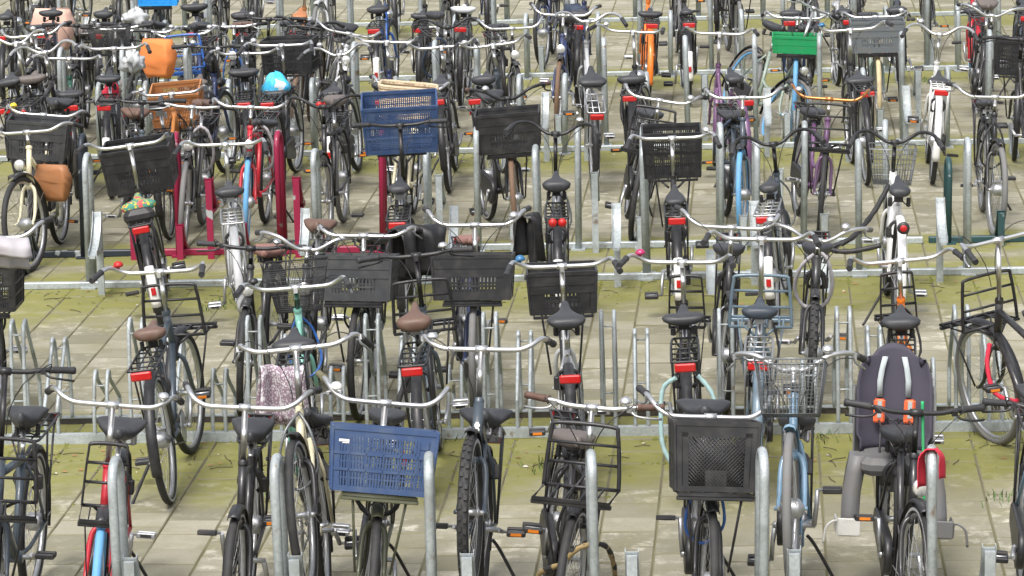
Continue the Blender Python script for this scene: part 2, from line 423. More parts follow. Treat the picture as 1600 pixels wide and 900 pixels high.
def m_grip(st, s):
    def fn():
        a, c = Vector(GRIP[st][0]), Vector(GRIP[st][1]); a.x *= s; c.x *= s
        b = MB(); n = 9; b.tube([a.lerp(c, i / n) for i in range(n + 1)], [.0185] + [.0165 if i % 2 else .0155 for i in range(n - 2)] + [.018, .0175], 9); return b
    return fn
def m_lever(st, s):
    def fn():
        a, c = Vector(GRIP[st][0]), Vector(GRIP[st][1]); d = (c - a).normalized()
        q = [a - d * .03 + Vector((0, .005, -.008)), a + Vector((.0, .035, -.028)), a + d * .05 + Vector((.01, .05, -.035)), a + d * .11 + Vector((.012, .04, -.042))]
        q = [Vector((v.x * s, v.y, v.z)) for v in q]
        return MB().tube(smooth(q, 3), .006, 6).box(tuple(q[0]), (.025, .03, .024))
    return fn
def m_cable(st, s):
    def fn():
        a = Vector(GRIP[st][0])
        return MB().tube(smooth([(s * a.x, a.y + .03, a.z - .01), (s * .2, .07, .05), (s * .09, .14, -.03), (s * .03, .11, -.16), (s * .02, .08, -.28)], 5), .0026, 5)
    return fn
def m_bell(): return MB().lathe([(.0, .03), (.012, .029), (.022, .022), (.027, .01), (.027, .004), (.02, 0), (.006, -.006), (.006, -.014)], 14)
SADP = [(-.142, .05, .012, .028), (-.13, .092, .022, .05), (-.095, .112, .026, .062), (-.045, .104, .020, .062), (0, .07, .014, .055), (.045, .042, .012, .046), (.095, .028, .018, .042), (.135, .022, .022, .036), (.152, .011, .014, .02)]
def m_saddle(kind='std'):
    b = MB(); n = 14; base = 0
    for y, hw, zt, th in SADP:
        if kind == 'sport': hw *= .66 if y < 0 else .9; th *= .75; y *= 1.08
        if kind == 'wide': hw *= 1.1; y *= .9; zt += .012 if y < 0 else -.012
        for k in range(n):
            a = 2 * math.pi * k / n; ca, sa = math.cos(a), math.sin(a)
            x = hw * math.copysign(abs(ca) ** .75, ca)
            z = zt + (sa * .014 if sa > 0 else sa * th) - .012 * (abs(ca) ** 3) - (.016 if kind == 'wide' else .006) * (1 - abs(ca)) * (y < -.03) * (sa > 0)
            b.v.append(Vector((x, y, z)))
    L = len(SADP)
    for i in range(L - 1):
        for k in range(n): b.face((i * n + k, i * n + (k + 1) % n, (i + 1) * n + (k + 1) % n, (i + 1) * n + k)[::-1])
    b.face(tuple(range(n))); b.face(tuple((L - 1) * n + k for k in range(n))[::-1]); return b
def m_springs():
    b = MB()
    for s in (-1, 1):
        b.lathe([(.017 if i % 2 else .012, -.035 - i * .006) for i in range(9)], 9, 0, T((s * .062, -.085, 0)))
        b.tube([(s * .062, -.085, -.085), (s * .025, -.02, -.07), (s * .018, .06, -.045), (s * .01, .12, -.015)], .004, 5)
    b.box((0, -.01, -.06), (.06, .04, .03)); return b
def m_post(): return MB().tube([(0, 0, 0), (0, 0, 1)], .0128, 9)
def m_chaincase():
    b = MB(); pts = []
    for k in range(13): a = R(-90 + 180 * k / 12); pts.append((BBc.y + .095 * math.cos(a), BBc.z + .095 * math.sin(a)))
    for k in range(9): a = R(90 + 180 * k / 8); pts.append((.0 + .06 * math.cos(a), .345 + .055 * math.sin(a)))
    n = len(pts); cy, cz = .3, .31
    for x, sc in ((.042, .96), (.048, 1), (.074, 1), (.08, .95)):
        for y, z in pts: b.v.append(Vector((x, cy + (y - cy) * sc, cz + (z - cz) * sc)))
    for r in range(3):
        for k in range(n): b.face((r * n + k, r * n + (k + 1) % n, r * n + n + (k + 1) % n, r * n + n + k))
    b.face(tuple(range(n))[::-1], 0, False); b.face(tuple(3 * n + k for k in range(n)), 0, False); return b
def m_chainring():
    b = MB(); b.lathe([(.02, .052), (.085, .053), (.092, .056), (.085, .059), (.02, .06)], 28, 0, T(BBc) @ RY(90))
    for dz in (.088, -.088): b.tube([(.056, .47, .30 + dz), (.056, 0, .345 + dz * .38)], .005, 5, 1)
    b.lathe([(.01, .05), (.036, .053), (.036, .059), (.01, .062)], 16, 1, T(RWc) @ RY(90)); return b
def m_crank():
    b = MB()
    for s in (-1, 1):
        b.tube([(s * .088, 0, 0), (s * .1, s * .085, 0), (s * .105, s * .17, 0)], [.014, .011, .011], 7)
    b.tube([(-.095, 0, 0), (.095, 0, 0)], .012, 8); b.lathe([(.0, .1), (.016, .098), (.018, .085)], 10, 0, RY(90)); return b
def m_pedal():
    b = MB(); b.tube([(-.05, 0, 0), (.055, 0, 0)], .007, 6, 1)
    for y in (-.034, .034): b.rbox((.012, y, 0), (.088, .024, .024), .004)
    for x in (-.028, .052): b.box((x, 0, 0), (.008, .06, .018))
    for y in (-.048, .048): b.box((.012, y, 0), (.05, .005, .013), 2)
    return b
def m_rack(wd=.07):
    b = MB(); z = .80
    b.tube(smooth([(-wd * .8, .23, z), (-wd, .15, z), (-wd, -.30, z), (-wd * .8, -.345, z), (wd * .8, -.345, z), (wd, -.30, z), (wd, .15, z), (wd * .8, .23, z)], 3), .0065, 6)
    b.tube([(-wd * .8, .23, z), (wd * .8, .23, z)], .006, 6)
    for x in (-wd * .35, wd * .35): b.tube([(x, .23, z - .004), (x, -.34, z - .004)], .0045, 5)
    for y in (.12, 0, -.12, -.24): b.tube([(-wd, y, z - .006), (wd, y, z - .006)], .005, 5)
    for s in (-1, 1):
        b.tube([(s * wd, -.2, z), (s * .066, 0, .35)], .0055, 6); b.tube([(s * wd, .0, z), (s * .066, 0, .35)], .0055, 6)
        b.tube([(s * wd * .8, .23, z), (s * .02, .28, .72)], .005, 5)
    return b
def m_tail(kind):
    def fn():
        b = MB()
        if kind == 'wide':
            b.rbox((0, -.372, .775), (.108, .026, .042), .006); b.box((0, -.355, .775), (.09, .012, .036), 1)
        elif kind == 'round':
            M = T((0, -.37, .76)) @ RX(90); b.lathe([(.0, .018), (.016, .017), (.022, .012)], 14, 0, M); b.lathe([(.022, .012), (.038, .01), (.04, -.01), (.03, -.03), (0, -.032)], 16, 1, M)
        else:
            for x in (-.03, .03): b.lathe([(.0, .02), (.02, .017), (.028, .006), (.028, -.02), (0, -.022)], 14, 0, T((x, -.36, .775)) @ RX(90))
            b.box((0, -.345, .775), (.1, .014, .045), 1)
        return b
    return fn
def m_lamp():
    b = MB(); M = T((0, .985, .745)) @ RX(-90)
    b.lathe([(0, .046), (.022, .044), (.034, .036)], 18, 1, M); b.lathe([(.034, .036), (.039, .037), (.039, .028), (.033, .0), (.018, -.025), (0, -.03)], 18, 0, M)
    b.tube([(0, .95, .72), (0, .975, .725)], .006, 6); return b
def m_lamp_bar():
    b = MB(); M = T((0, .05, -.05)) @ RX(-90)
    b.lathe([(0, .03), (.02, .028), (.03, .02)], 16, 1, M); b.lathe([(.03, .02), (.034, .02), (.03, -.01), (.012, -.03), (0, -.032)], 16, 0, M); return b
def m_stand():
    return MB().tube(smooth([(-.05, .08, .27), (-.09, .06, .22), (-.2, .0, .03), (-.215, -.01, .01)], 4), .0085, 7)
def m_coat():
    b = MB()
    for s in (-1, 1):
        fns = []
        for i in range(13):
            a = R(55 + 120 * i / 12); fns.append(lambda p, a=a, s=s: (s * (.05 + p[0]), p[1] * math.cos(a), p[1] * math.sin(a)))
        b.sweep([(0, .17), (.0025, .17), (.0025, .35), (0, .35)], fns)
    return b
PZ = .70
def m_platform(wd=.16, y0=.97, y1=1.27):
    b = MB()
    b.tube([(-wd, y0, PZ), (-wd, y1, PZ), (wd, y1, PZ), (wd, y0, PZ)], .009, 7, closed=True)
    for k in range(1, 5):
        x = -wd + 2 * wd * k / 5; b.tube([(x, y0, PZ), (x, y1, PZ)], .006, 6)
    b.rbox((0, y1 - .012, PZ - .016), (2 * wd + .02, .022, .02), .004)
    for s in (-1, 1):
        b.tube([(s * wd * .75, y1 - .03, PZ), (s * .078, 1.10, .35)], .006, 6)
        b.tube([(s * wd * .5, y0, PZ), (s * .03, .93, .66)], .008, 6)
    return b
def m_carrier():
    b = m_platform(.17, .97, 1.24); wd = .17
    b.tube(smooth([(-wd, .985, PZ), (-wd * .97, .975, PZ + .1), (-wd * .88, .965, PZ + .25), (-wd * .7, .962, PZ + .285), (wd * .7, .962, PZ + .285), (wd * .88, .965, PZ + .25), (wd * .97, .975, PZ + .1), (wd, .985, PZ)], 4), .0095, 8)
    for z in (.11, .2): b.tube([(-wd * .95, .972, PZ + z), (wd * .95, .972, PZ + z)], .0075, 6)
    return b
def wall(b, M, wd, h, style, t=.004):
    def bx(x0, x1, z0, z1, th=t, dy=0): b.box(tuple(M @ Vector(((x0 + x1) / 2, dy, (z0 + z1) / 2))), (x1 - x0, th, z1 - z0), 0, M.to_3x3())
    hw = wd / 2
    bx(-hw, hw, h - .022, h, .012); bx(-hw, hw, h - .05, h - .022, t); bx(-hw, hw, 0, .025, .008)
    bx(-hw, -hw + .035, .025, h - .05); bx(hw - .035, hw, .025, h - .05)
    z0, z1 = .025, h - .05
    if style == 'slots':
        for k in range(1, 3): z = z0 + (z1 - z0) * k / 3; bx(-hw, hw, z - .006, z + .006, .012)
        for k in range(3): z = z0 + (z1 - z0) * (k + .5) / 3; bx(-hw + .03, hw - .03, z - .003, z + .003, t)
        for k in range(1, 6): x = -hw + wd * k / 6; bx(x - .003, x + .003, z0, z1, .012)
        n = int((wd - .07) / .0135)
        for k in range(n): x = -hw + .035 + (wd - .07) * (k + .5) / n; bx(x - .0036, x + .0036, z0, z1, t * .8)
        bx(-hw + .03, -hw + wd / 6, z0 + (z1 - z0) * 2 / 3, z1, t)
    elif style == 'euro':
        zs = z0 + (z1 - z0) * .6
        bx(-hw + .035, hw - .035, zs, z1, t); bx(-hw, hw, zs - .006, zs + .006, .012); bx(-hw, hw, zs + (z1 - zs) * .6, zs + (z1 - zs) * .6 + .01, .011)
        bx(-hw + .03, -hw + .09, z0, zs, t); bx(hw - .09, hw - .03, z0, zs, t)
        zm = (z0 + zs) / 2; bx(-hw + .09, hw - .09, zm - .006, zm + .006, .01); bx(-hw + .09, hw - .09, z0, z0 + .02, t)
        n = int((wd - .18) / .021)
        for k in range(n): x = -hw + .09 + (wd - .18) * (k + .5) / n; bx(x - .0045, x + .0045, z0, zs, t * .8)
    elif style == 'mesh':
        bx(-hw + .03, -hw + .06, z0, z1, t); bx(hw - .06, hw - .03, z0, z1, t); bx(-hw + .03, hw - .03, z1 - .02, z1, t)
        H = z1 - .02 - z0; W = wd - .12; n = 15
        for sg in (-1, 1):
            for k in range(-n // 2, n + n // 2):
                x0 = -W / 2 + W * k / n; x1 = x0 + sg * H * 1.0
                a = Vector((x0, 0, z0)); c = Vector((x1, 0, z0 + H))
                lo, hi = 0.0, 1.0
                for lim in (-W / 2, W / 2):
                    if (a.x - lim) * (c.x - lim) < 0:
                        s_ = (lim - a.x) / (c.x - a.x)
                        if (a.x < lim) == (lim < 0): lo = max(lo, s_)
                        else: hi = min(hi, s_)
                if max(a.x, c.x) <= -W / 2 or min(a.x, c.x) >= W / 2 or hi - lo < .02: continue
                b.tube([M @ a.lerp(c, lo), M @ a.lerp(c, hi)], .0032, 4)
        bx(-.05, .05, z0, z0 + .07, t)
    elif style == 'solid':
        bx(-hw + .03, hw - .03, z0, z1, t); bx(-hw, hw, h * .5 - .005, h * .5 + .005, .008)
def m_crate(wd, dp, h, style):
    def fn():
        b = MB()
        wall(b, T((0, dp / 2, 0)), wd, h, style); wall(b, T((0, -dp / 2, 0)), wd, h, style)
        wall(b, T((wd / 2, 0, 0)) @ RZ(90), dp - .012, h, style if style != 'mesh' else 'euro'); wall(b, T((-wd / 2, 0, 0)) @ RZ(90), dp - .012, h, style if style != 'mesh' else 'euro')
        for sx in (-1, 1):
            for sy in (-1, 1): b.rbox((sx * wd / 2, sy * dp / 2, h / 2), (.016, .016, h - .004), .004)
        n = 9
        for k in range(n): y = -dp / 2 + dp * (k + .5) / n; b.box((0, y, .008), (wd - .01, dp / n * .62, .008))
        for k in range(7): x = -wd / 2 + wd * (k + .5) / 7; b.box((x, 0, .014), (.012, dp - .01, .006))
        for p in b.v:
            k = .93 + .07 * p.z / h; p.x *= k; p.y *= k
        return b
    return fn
def m_wirebasket(wd=.31, dp=.26, h=.24, tap=.8, nv=15, nh=7, r=.0018):
    def fn():
        b = MB()
        def P(x, y, z): k = tap + (1 - tap) * z / h; return Vector((x * k, y * k, z))
        def loop(z, rr):
            b.tube([P(-wd / 2, -dp / 2, z), P(wd / 2, -dp / 2, z), P(wd / 2, dp / 2, z), P(-wd / 2, dp / 2, z)], rr, 5, closed=True)
        for k in range(nh + 1): loop(h * k / nh, .005 if k == nh else r)
        for k in range(nv + 1):
            x = -wd / 2 + wd * k / nv
            b.tube([P(x, -dp / 2, h), P(x, -dp / 2, 0), P(x, dp / 2, 0), P(x, dp / 2, h)], r, 4)
        for k in range(int(nv * dp / wd) + 1):
            y = -dp / 2 + dp * k / int(nv * dp / wd)
            b.tube([P(-wd / 2, y, h), P(-wd / 2, y, 0), P(wd / 2, y, 0), P(wd / 2, y, h)], r, 4)
        return b
    return fn
def m_wicker(wd=.42, dp=.3, h=.24):
    b = MB()
    def loop(z, rr, ph, amp):
        pts = []
        for i in range(64):
            a = 2 * math.pi * i / 64; ca, sa = math.cos(a), math.sin(a); k = .88 + .12 * z / h
            e = .35; x = wd / 2 * math.copysign(abs(ca) ** e, ca); y = dp / 2 * math.copysign(abs(sa) ** e, sa)
            k += amp * math.cos(32 * a + ph); pts.append((x * k, y * k, z))
        b.tube(pts, rr, 5, closed=True)
    for i in range(15): loop(.01 + i * (h - .03) / 14, .0085, math.pi * (i % 2), .014)
    loop(h, .014, 0, .0); loop(h - .012, .013, 0, .01)
    b.box((0, 0, .01), (wd * .85, dp * .85, .01)); return b
def m_lockchain(pts, r=.011):
    def fn():
        b = MB(); q = smooth(pts, 8); b.tube(q, [r * (1 + .12 * math.sin(i * 2.1)) for i in range(len(q))], 8); return b
    return fn
def blob(rx, ry, rz, seed, amp=.18, n=22):
    def fn():
        rd = random.Random(seed); b = MB(); m_ = n // 2
        ph = [(rd.uniform(0, 6.28), rd.randint(2, 7), rd.randint(1, 5), rd.uniform(.3, 1)) for _ in range(9)]
        for i in range(m_ + 1):
            th = math.pi * i / m_
            for k in range(n):
                a = 2 * math.pi * k / n
                d = 1 + amp * sum(w_ * math.sin(f1 * a + p_) * math.sin(f2 * th + p_) for p_, f1, f2, w_ in ph) / 3
                b.v.append(Vector((rx * d * math.sin(th) * math.cos(a), ry * d * math.sin(th) * math.sin(a), rz * d * math.cos(th))))
        for i in range(m_):
            for k in range(n): b.face((i * n + k, (i + 1) * n + k, (i + 1) * n + (k + 1) % n, i * n + (k + 1) % n))
        return b
    return fn
def m_drape(wd, fl, bl, seed, gap=.05, amp=.02):    # cloth hung over a bar along X: front length fl (-Y side), back length bl
    def fn():
        rd = random.Random(seed); b = MB(); nu, nv = 16, 18; p1, p2, p3 = [rd.uniform(0, 6) for _ in range(3)]
        top = []
        for s_ in (0, 1):
            for i in range(nv + 1):
                q = -fl + (fl + bl) * i / nv
                for k in range(nu + 1):
                    x = (k / nu - .5) * wd * (1 + .12 * math.sin(q * 9 + p3)); dn = abs(q)
                    y = math.copysign(gap * min(1, dn / .05), q) + amp * min(1, dn / .1) * math.sin(x * 34 + p1 + q * 4) + amp * .5 * math.sin(x * 61 + p2)
                    z = -max(0, dn - .02) * (1 + .08 * math.sin(x * 17 + p2)) + .01 * math.sin(x * 20 + p1)
                    b.v.append(Vector((x, y + s_ * .003, z + s_ * .003)))
        W = nu + 1; off = W * (nv + 1)
        for i in range(nv):
            for k in range(nu):
                a = i * W + k; b.face((a, a + 1, a + W + 1, a + W)); b.face((off + a, off + a + W, off + a + W + 1, off + a + 1))
        edge = [k for k in range(W)] + [i * W + nu for i in range(1, nv + 1)] + [nv * W + k for k in range(nu - 1, -1, -1)] + [i * W for i in range(nv - 1, 0, -1)]
        for i in range(len(edge)):
            a, c = edge[i], edge[(i + 1) % len(edge)]; b.face((a, off + a, off + c, c))
        return b
    return fn
def m_pannier(seed=1, hgt=.32, wd=.13, ln=.34):
    def fn():
        rd = random.Random(seed); b = MB(); n = 16
        for j in range(9):
            z = -hgt * j / 8; f = .8 + .2 * math.sin(math.pi * min(1, j / 8 * 1.2)) - (.15 if j == 8 else 0)
            for k in range(n):
                a = 2 * math.pi * k / n; ca, sa = math.cos(a), math.sin(a)
                b.v.append(Vector((wd / 2 * f * math.copysign(abs(ca) ** .3, ca) * (1 + rd.uniform(-.16, .16)), ln / 2 * f * math.copysign(abs(sa) ** .3, sa) * (1 + rd.uniform(-.07, .07)), z + rd.uniform(-.012, .012))))
        for j in range(8):
            for k in range(n): b.face((j * n + k, j * n + n + k, j * n + n + (k + 1) % n, j * n + (k + 1) % n))
        b.face(tuple(range(n))); b.face(tuple(8 * n + k for k in range(n))[::-1]); return b
    return fn
# ---- child seat (faces forward, +Y; origin at the middle of its seat pan)
def m_seatshell():
    b = MB(); nu, nv = 14, 18
    def P(u, v, off):
        z = -.06 + .52 * v; hw = .165 * (1 - .42 * max(0, v - .62) ** 1.6 / .38 ** 1.6 * .75) * (1 - .1 * (v < .15))
        a = u * 1.15; x = hw * math.sin(a) / math.sin(1.15); y = -.03 - .10 * v + (1 - math.cos(a)) * .17 * (1 - .45 * v) + off
        if v > .88: z -= (v - .88) * abs(u) ** 2 * .9
        return Vector((x, y, z))
    for o_ in (0, -.025):
        for j in range(nv + 1):
            for i in range(nu + 1): b.v.append(P(i / nu * 2 - 1, j / nv, o_))
    W = nu + 1; off = W * (nv + 1)
    for j in range(nv):
        for i in range(nu):
            a = j * W + i; b.face((a, a + W, a + W + 1, a + 1)); b.face((off + a, off + a + 1, off + a + W + 1, off + a + W), 1)
    edge = [k for k in range(W)] + [i * W + nu for i in range(1, nv + 1)] + [nv * W + k for k in range(nu - 1, -1, -1)] + [i * W for i in range(nv - 1, 0, -1)]
    for i in range(len(edge)):
        a, c = edge[i], edge[(i + 1) % len(edge)]; b.face((a, c, off + c, off + a))
    return b
def m_seatpan():
    b = MB()
    b.rbox((0, .08, -.1), (.3, .3, .09), .03); b.rbox((0, -.02, -.2), (.1, .18, .14), .03)
    for s in (-1, 1):
        b.sweep([(-.035, -.036), (.035, -.04), (.05, 0), (.035, .04), (-.035, .036), (-.03, 0)],
                [lambda p, z=z, x=x, y=y, k=k: (s * x + p[1], y + p[0] * k, z) for z, x, y, k in ((-.06, .155, .09, 1.3), (-.14, .17, .11, 1.2), (-.24, .185, .15, .9), (-.34, .19, .19, .75), (-.42, .19, .21, .7))])
    return b
def m_footcup(s):
    def fn():
        b = MB(); b.rbox((s * .20, .24, -.425), (.1, .14, .02), .008); b.rbox((s * .20, .31, -.385), (.1, .012, .09), .004); b.rbox((s * .25, .24, -.39), (.01, .14, .07), .004)
        b.tube(smooth([(s * .25, .30, -.36), (s * .27, .33, -.35), (s * .30, .34, -.38), (s * .31, .345, -.46)], 4), .006, 5); return b
    return fn
def m_strap(s):
    def fn():
        b = MB(); fr = lambda z: -.03 - .10 * ((z + .06) / .52) + .022
        zs = [.40, .34, .28, .2]
        b.sweep([(-.012, 0), (.012, 0), (.012, .006), (-.012, .006)], [lambda p, z=z: (s * (.062 - (.02 * max(0, z - .3) / .1)) + p[0], fr(z) + p[1], z) for z in zs]); return b
    return fn
def m_buckle(s): 
    return lambda: MB().rbox((s * .066, .0, .14), (.05, .022, .125), .009)
def m_buckleface(s):
    return lambda: MB().box((s * .066, .0125, .15), (.018, .003, .085))

PEDB = mat('pedal_black', (.02, .02, .022), .5, 0, .2)
PED = [mat('pedal_black', (.02, .02, .022), .5, 0, .2), alu, amber]
BIKES = []
def bike(row, u, v, col='black', st='oma', bar='oma', hc='chrome', hi=False, lean=None, yaw=None, steer=None, fr=None, rr='black', tail='wide', ty='black', mg=None,
         sad='black', sv=None, wp=False, gc=None, bell=None, lamp=None, fat=False, dy=0., crank=None, stand=None, case=None, thick=1.0, post='chrome', lab='', nolev=False, rty=None, rim='alu', fork=None, coat=None, stemc=None, low=0.):
    facing = row[2]; rnd = random.Random(int(u * 7 + v * 13) + 99)
    Yc = AX[row] + dy
    paintm = paint(col); mgm = paint(mg) if mg else (blackmetal if col not in ('white', 'silver', 'lightblue', 'orange', 'red') or rnd.random() < .5 else paint(col))
    far = int(row[1]) >= 2
    if lean is None: lean = rnd.gauss(3.0 if facing == 'F' else -2.2, 3.2 if far else 1.6)
    if yaw is None: yaw = rnd.gauss(0, 5.0 if far else 2.5)
    head0 = -math.degrees(math.atan((.3 * u + 665 - 800) / FPX)) + yaw
    if steer is None: steer = max(-14, min(14, (RACKANG - 1 - head0) * .8 + rnd.gauss(0, 5)))
    head = head0 + (180 if facing == 'F' else 0)
    pitch = math.degrees(math.asin(.33 / 1.09)) if hi else 0.
    rot = RY(lean) @ RZ(head) @ T(RWc) @ RX(pitch) @ T(-RWc)
    S = T(HB) @ Matrix.Rotation(R(steer), 4, SAX) @ T(-HB)
    hbz = 1.10
    def hbl(z): return HT + SAX * ((z - HT.z) / SAX.z) + Vector((0, .035, 0))
    X = onY(u, v, Yc).x; fa = rot @ FWc
    for it in range(6):
        tr = Vector((X - fa.x, rowY(Yc, X) - fa.y, Z0))
        p = tr + rot @ (S @ hbl(hbz)); uu, vv = proj(p)
        sc_ = FPX / (p - Vector((0, 0, CAMH))).length
        X += (u - uu) / sc_
        hbz = min(1.27, max(.97, hbz + (vv - v) / sc_ / math.cos(R(pitch))))
    M = T(tr) @ rot
    root = empty('bicycle', M)
    saz = .93
    sp = lambda z: Vector((0, .285 - (z - .74) * .28, z))
    if sv is not None:
        for it in range(4):
            q = M @ sp(saz); _, vv = proj(q); saz = min(1.06, max(.80, saz + (vv - sv) / (FPX / q.y)))
    else: saz += rnd.uniform(-.05, .06)
    barm = {'chrome': chrome, 'black': blackmetal, 'copper': mat('copper_bar', (.65, .28, .1), .3, .9, .1), 'white': whitep}[hc]
    # wheels
    rimm = {'alu': alu, 'black': blackmetal, 'chrome': chrome, 'blue': TYRE['blue']}[rim]
    for tag_, c, Sx, tyc in (('r', RWc, Matrix.Identity(4), rty or ('black' if ty in ('blue', 'cream', 'brown') and rnd.random() < .6 else ty)), ('f', FWc, S, ty)):
        wm = Sx @ T(c) @ RX(rnd.uniform(0, 360))
        wo = part('wheel', 'rim', m_rim, rimm, root, wm)
        part('tyre', 'tyre%d' % fat, m_tyre(fat), [TYRE[tyc], reflect if (tyc == 'black' and rnd.random() < .6) else TYRE[tyc]], wo)
        part('spokes', 'spokes', m_spokes, alu, wo)
        if (tag_ == 'f' and rnd.random() < .45) or (tag_ == 'r' and rnd.random() < .6): part('hub', 'drum', m_drumhub, alu, wo)
    part('frame', 'frame' + st + str(thick), m_frame(st, thick), paintm, root)
    part('fork', 'fork', m_fork, paint(fork) if fork else paintm, root, S)
    g = part('mudguard', 'guard_r', m_guard(72, 198), [mgm, alu], root, T(RWc))
    if wp:
        part('reflective_patch', 'patch', m_patch(150, 192), whitep, g)
        part('reflector', 'patchred', lambda: MB().rbox((0, -.384, .03), (.03, .008, .05), .003), redlens, g, Matrix.Identity(4))
    part('mudguard', 'guard_f', m_guard(72, 196), [mgm, alu], root, S @ T(FWc))
    # steering
    hp = S @ hbl(hbz); q = (HT - Vector((0, 0, 0)))
    ln = (hbl(hbz) - HT).length
    d = (hbl(hbz) - HT).normalized()
    part('stem', 'stem', m_stem, paint(stemc) if stemc else (chrome if hc != 'black' else blackmetal), root, S @ T(HT) @ d.to_track_quat('Z', 'Y').to_matrix().to_4x4() @ Matrix.Diagonal((1, 1, ln, 1)))
    BM = S @ T(hbl(hbz)) @ RX(-pitch * .4 + rnd.uniform(-12, 9))
    bo = part('handlebar', 'bar' + bar, m_bar(bar), barm, root, BM)
    gm = gc and mat('grip_' + gc, {'khaki': (.16, .15, .08), 'brown': (.1, .05, .035), 'grey': (.14, .14, .15), 'cork': (.4, .2, .08)}[gc], .6) or grip_m
    for s in (-1, 1):
        part('grip', 'grip%s%d' % (bar, s), m_grip(bar, s), gm, bo)
        if not nolev and (s == 1 or rnd.random() < .5):
            part('brake_lever', 'lev%s%d' % (bar, s), m_lever(bar, s), alu if hc != 'black' else blackmetal, bo)
            part('brake_cable', 'cab%s%d' % (bar, s), m_cable(bar, s), blackmetal, bo)
    if bell or rnd.random() < .45:
        bs = -1 if rnd.random() < .6 else 1
        if bell: bs = -1 if facing == 'B' else 1
        bp = Vector(BARS[bar][3]) if bar != 'flat' else Vector((.15, -.008, .01)); bp.x *= bs
        bc = {'blue': mat('bell_blue', (.03, .14, .3), .25, 0, .05), 'pink': mat('bell_pink', (.4, .03, .12), .25, 0, .05), 'yellow': mat('bell_yellow', (.75, .55, .03), .35, 0, .05), 'red': redlens, 'white': whitep, None: chrome, 'black': blackmetal}[bell]
        part('bell', 'bell', m_bell, bc, bo, T(bp + Vector((0, .0, .022))))
    if lamp is None: lamp = rnd.random() < .75
    if lamp: part('headlight', 'lamp', m_lamp, [chrome if rnd.random() < .6 else blackmetal, glass], root, S @ T((0, .03, .02 if not fr else -.06)))
    # saddle
    sm = S.Identity(4)
    skd = rnd.choice(('std', 'std', 'sport', 'wide')) if int(row[1]) > 1 or sad in ('pink',) else rnd.choice(('std', 'std', 'wide'))
    so = part('saddle', 'saddle' + skd, lambda: m_saddle(skd), sad_m[sad], root, T(sp(saz) + Vector((0, -.02, .0))) @ RX(5 - pitch * .3 + rnd.uniform(-5, 5)) @ Matrix.Diagonal((rnd.uniform(.8, 1.08), rnd.uniform(.92, 1.06), rnd.uniform(.9, 1.15), 1)))
    part('saddle_springs', 'springs', m_springs, blackmetal if rnd.random() < .6 else alu, so)
    pd = (sp(saz) - sp(.70))
    part('seat_post', 'post', m_post, chrome if post == 'chrome' else blackmetal, root, T(sp(.70)) @ pd.to_track_quat('Z', 'Y').to_matrix().to_4x4() @ Matrix.Diagonal((1, 1, pd.length - .055, 1)))
    # drive
    if case is None: case = st == 'oma' or rnd.random() < .4
    if case: part('chain_case', 'case', m_chaincase, blackmetal, root)
    else: part('chainring', 'cring', m_chainring, [alu, blackmetal], root)
    ca = crank if crank is not None else rnd.choice((0, 20, 60, 90, 150, 200, 250, 300))
    co = part('crank', 'crank', m_crank, alu, root, T(BBc) @ RX(ca))
    for s in (-1, 1):
        part('pedal', 'pedal', m_pedal, PED if rnd.random() < .35 else [PEDB if rnd.random() < .6 else alu, alu, PEDB], co, T((s * .16, s * .17, 0)) @ RX(-ca - pitch + rnd.uniform(-15, 15)) @ (RZ(180) if s < 0 else RZ(0)))
    if stand or (stand is None and rnd.random() < .3): part('kickstand', 'stand', m_stand, blackmetal, root)
    if coat or (coat is None and st == 'oma' and rnd.random() < .5): part('coat_guard', 'coat', m_coat, mat('coat_guard_vinyl', (.02, .02, .022), .4, 0, .2), root, T(RWc))
    if rr:
        rm = {'black': blackmetal, 'silver': alu, 'white': paint('white')}.get(rr) or paint(rr)
        ro = part('rear_rack', 'rack', m_rack, rm, root)
        if tail: part('tail_light', 'tail' + tail, m_tail(tail), [redlens, blackmetal], ro)
    elif tail: part('tail_light', 'tail' + tail, m_tail(tail), [redlens, blackmetal], root, T((0, .03, -.06)))
    part('ring_lock', 'ringlock', lambda: MB().tube([(.058 * math.cos(R(a)), .16, .60 + .058 * math.sin(R(a))) for a in range(-60, 241, 25)], .011, 7).rbox((-.062, .16, .585), (.03, .035, .07), .006), PEDB, root)
    lk = rnd.random()
    if lk < .14: part('chain_lock', 'lk1', m_lockchain([(.0, .33, .80), (.09, .3, .70), (.12, .22, .55), (.06, .18, .44), (-.06, .2, .46), (-.1, .27, .6), (-.06, .33, .76), (0, .33, .80)], .012), [clothM['black'], clothM['darkblue'], alu, clothM['grey']][int(lk * 28)], root)
    elif lk < .3: part('cable_lock', 'lk2', m_lockchain([(.0, .9, .82), (.07, .95, .72), (.1, .93, .55), (.02, .9, .47), (-.07, .92, .56), (-.05, .93, .72), (0, .9, .82)], .007), [clothM['black'], clothM['black'], wire_m, paint('blue')][int((lk - .14) * 24)], root)
    # front load
    FL = S
